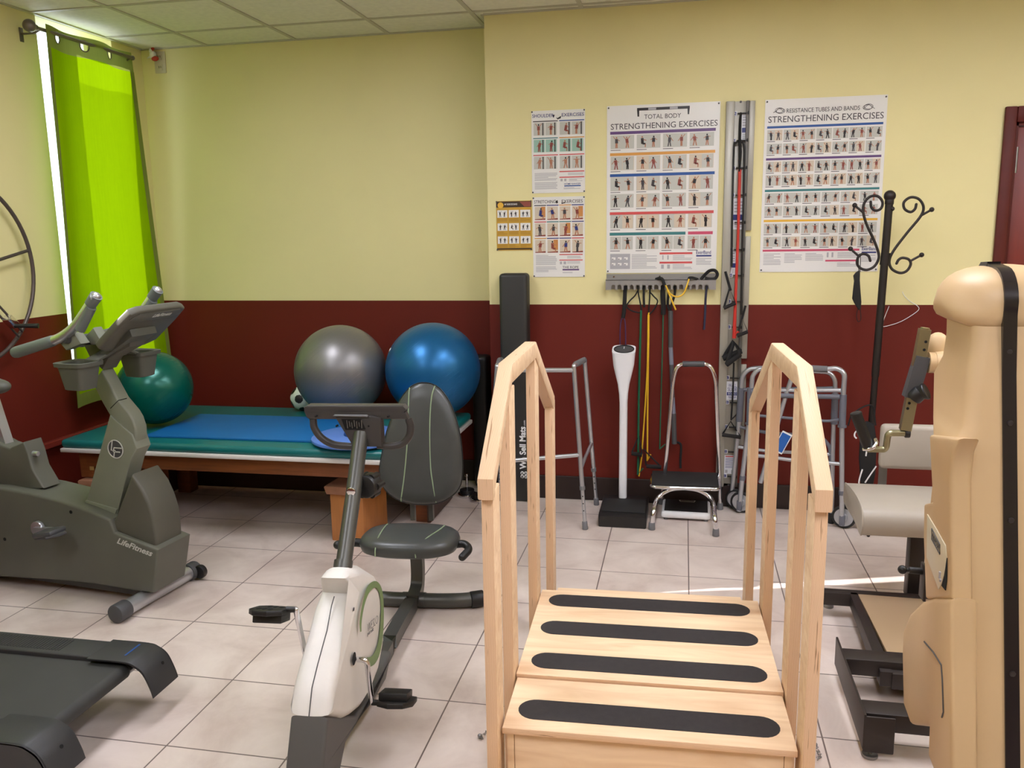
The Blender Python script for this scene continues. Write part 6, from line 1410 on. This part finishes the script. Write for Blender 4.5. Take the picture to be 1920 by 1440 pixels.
a = pY(1660, 884, yb); b = pY(1660, 925, yb); bm = NB(); bar(bm, [Vector((a.x, yb+.05, a.z+.06)), Vector((a.x, yb+.045, b.z)), Vector((a.x, yb-.05, b.z-.05)), Vector((a.x+.02, 3.75, .40))], .036, .008, up=(0, 1, 0)); obj('back_bracket', bm, m_steel, wm)
# base frame
def G(x, y, z=.1): return pZ(x, y, z)
bm = NB(); q = G(1543, 1106); box(bm, (q.x-.02, q.y-.05, .055), (1.15, q.y, .11), .003); be = obj('base_beam', bm, m_blst, wm)
q2 = pZ(1553, 1138, .0); bm = NB(); cyl(bm, (q2.x, q2.y+.0, .0), (q2.x, q2.y, .012), .022, 20, bev=.003); cyl(bm, (q2.x, q2.y, .01), (q2.x, q2.y, .06), .006, 10); obj('leveling_foot', bm, m_steel, be)
bm = NB(); q = G(1602, 1115); qe = G(1662, 1265); prism(bm, [Vector((q.x-.02, q.y, .055)), Vector((q.x+.012, q.y, .055)), Vector((qe.x+.012+.01, qe.y, .055)), Vector((qe.x-.02, qe.y, .055))], (0, 0, .055), .003); obj('base_beam', bm, m_blst, wm)
bm = NB(); prism(bm, [G(1609, 1113.5, .112), G(1733, 1123, .112), Vector((1.12, G(1733, 1123).y, .112)), Vector((1.12, G(1664, 1226).y, .112)), G(1664, 1224, .112)], (0, 0, -.012), .002); obj('base_plate', bm, mat('base_plate_tan', (178, 152, 120), .3, .2), wm)
bm = NB(); q = G(1660, 1228); box(bm, (q.x-.01, 2.84, .05), (1.1, q.y+.01, .108), .003); obj('cross_member', bm, m_blst, wm)
for y0, y1, a_ in ((2.87, 2.95, 0), (2.53, 2.61, 0)):
    bm = NB(); box(bm, (.575, y0, .075), (.90, y1, .135), .004); obj('tube_arm', bm, m_blst, wm)
xq = .568
prp = [pX(x, y, xq) for x, y in ((1575, 1244), (1574, 1296), (1614, 1396), (1620, 1400), (1620, 1344), (1580, 1246))]
yA, zA = prp[0].y, prp[0].z; yB = 2.50
bm = NB(); prism(bm, [Vector((xq-.004, 3.0, .150)), Vector((xq-.004, 3.0, .045)), Vector((xq-.004, 2.5, .03)), Vector((xq-.004, 2.5, .145))], (.008, 0, 0), .002); obj('guard_plate', bm, m_blst, wm)
bm = NB(); box(bm, (.566, 2.50, .02), (.655, 2.508, .14), .004); obj('foot_plate', bm, m_blst, wm)
q2 = Vector((.59, 2.515, 0)); bm = NB(); cyl(bm, q2, q2+Vector((0, 0, .010)), .024, 20, bev=.003); cyl(bm, q2, q2+Vector((0, 0, .04)), .006, 10); obj('leveling_foot', bm, m_steel, wm)
bm = NB(); box(bm, (1.02, 2.5, .05), (1.08, 3.58, .1), .003); obj('spine_beam', bm, m_blst, wm)
# black locking knob
c = pY(1692, 1068, 2.6); bm = NB(); ball(bm, c, .0135, n=18); cyl(bm, c, c+Vector((.022, 0, 0)), .006, 12); cyl(bm, c+Vector((.018, 0, 0)), c+Vector((.08, 0, -.002)), .0105, 14, bev=.001); obj('locking_knob', bm, m_black, wm)
a, b = pY(1730, 1057, 2.6), pY(1735, 1121, 2.6); bm = NB(); box(bm, (a.x, 2.57, b.z), (a.x+.008, 2.62, a.z), .001); obj('knob_bracket', bm, m_blst, wm)
# ---------------------------------------------------------------- small litter on the floor
m_lint = mat('grey_lint', (120, 126, 118), .9)
for (px, py, lab, sd) in ((905, 1388, 'small tangled chain and bolt on the tiles left of the stairs', 3), (1536, 1428, 'small grey chain lying on the tiles right of the stairs', 5)):
    rr_ = random.Random(sd); c = pZ(px, py, .004)
    if px > 1000: c = pZ(px-3, py, .004)
    t = thing('small_chain', lab, 'chain', (c.x, c.y, 0)); bm = NB(); p = c.copy(); ps = []
    for k in range(26):
        p = p+Vector((rr_.uniform(-.006, .006), .0042, 0)); p.z = .004+rr_.uniform(0, .008); ps.append(p.copy())
    for k in range(0, 25): 
        d = (ps[k+1]-ps[k]).normalized(); s_ = Vector((d.y, -d.x, 0)) if k % 2 else Vector((0, 0, 1))
        tube(bm, [ps[k]+d*(.0045*math.cos(a))+s_*(.003*math.sin(a)) for a in [2*PI*j/8 for j in range(8)]], .0009, 4, closed=True)
    obj('links', bm, m_steel, t)
    if px < 1000:
        bm = NB(); ball(bm, c+Vector((-.012, .012, .006)), .008, n=12); obj('bolt_head', bm, m_steel, t)
# ---------------------------------------------------------------- groups of repeats
for o in list(SC.objects):
    if o.parent is None and 'category' in o:
        k = o.name.split('.')[0]
        g = {'exercise_poster': 'exercise posters on the back wall', 'exercise_ball': 'exercise balls on the treatment table', 'walker': 'walkers along the back wall',
             'wooden_stool': 'wooden stools under the treatment table', 'chrome_weight': 'chrome weights on the floor', 'resistance_band': 'resistance bands hanging on the back wall',
             'small_chain': 'small chains on the tiles'}.get(k)
        if g: o['group'] = g
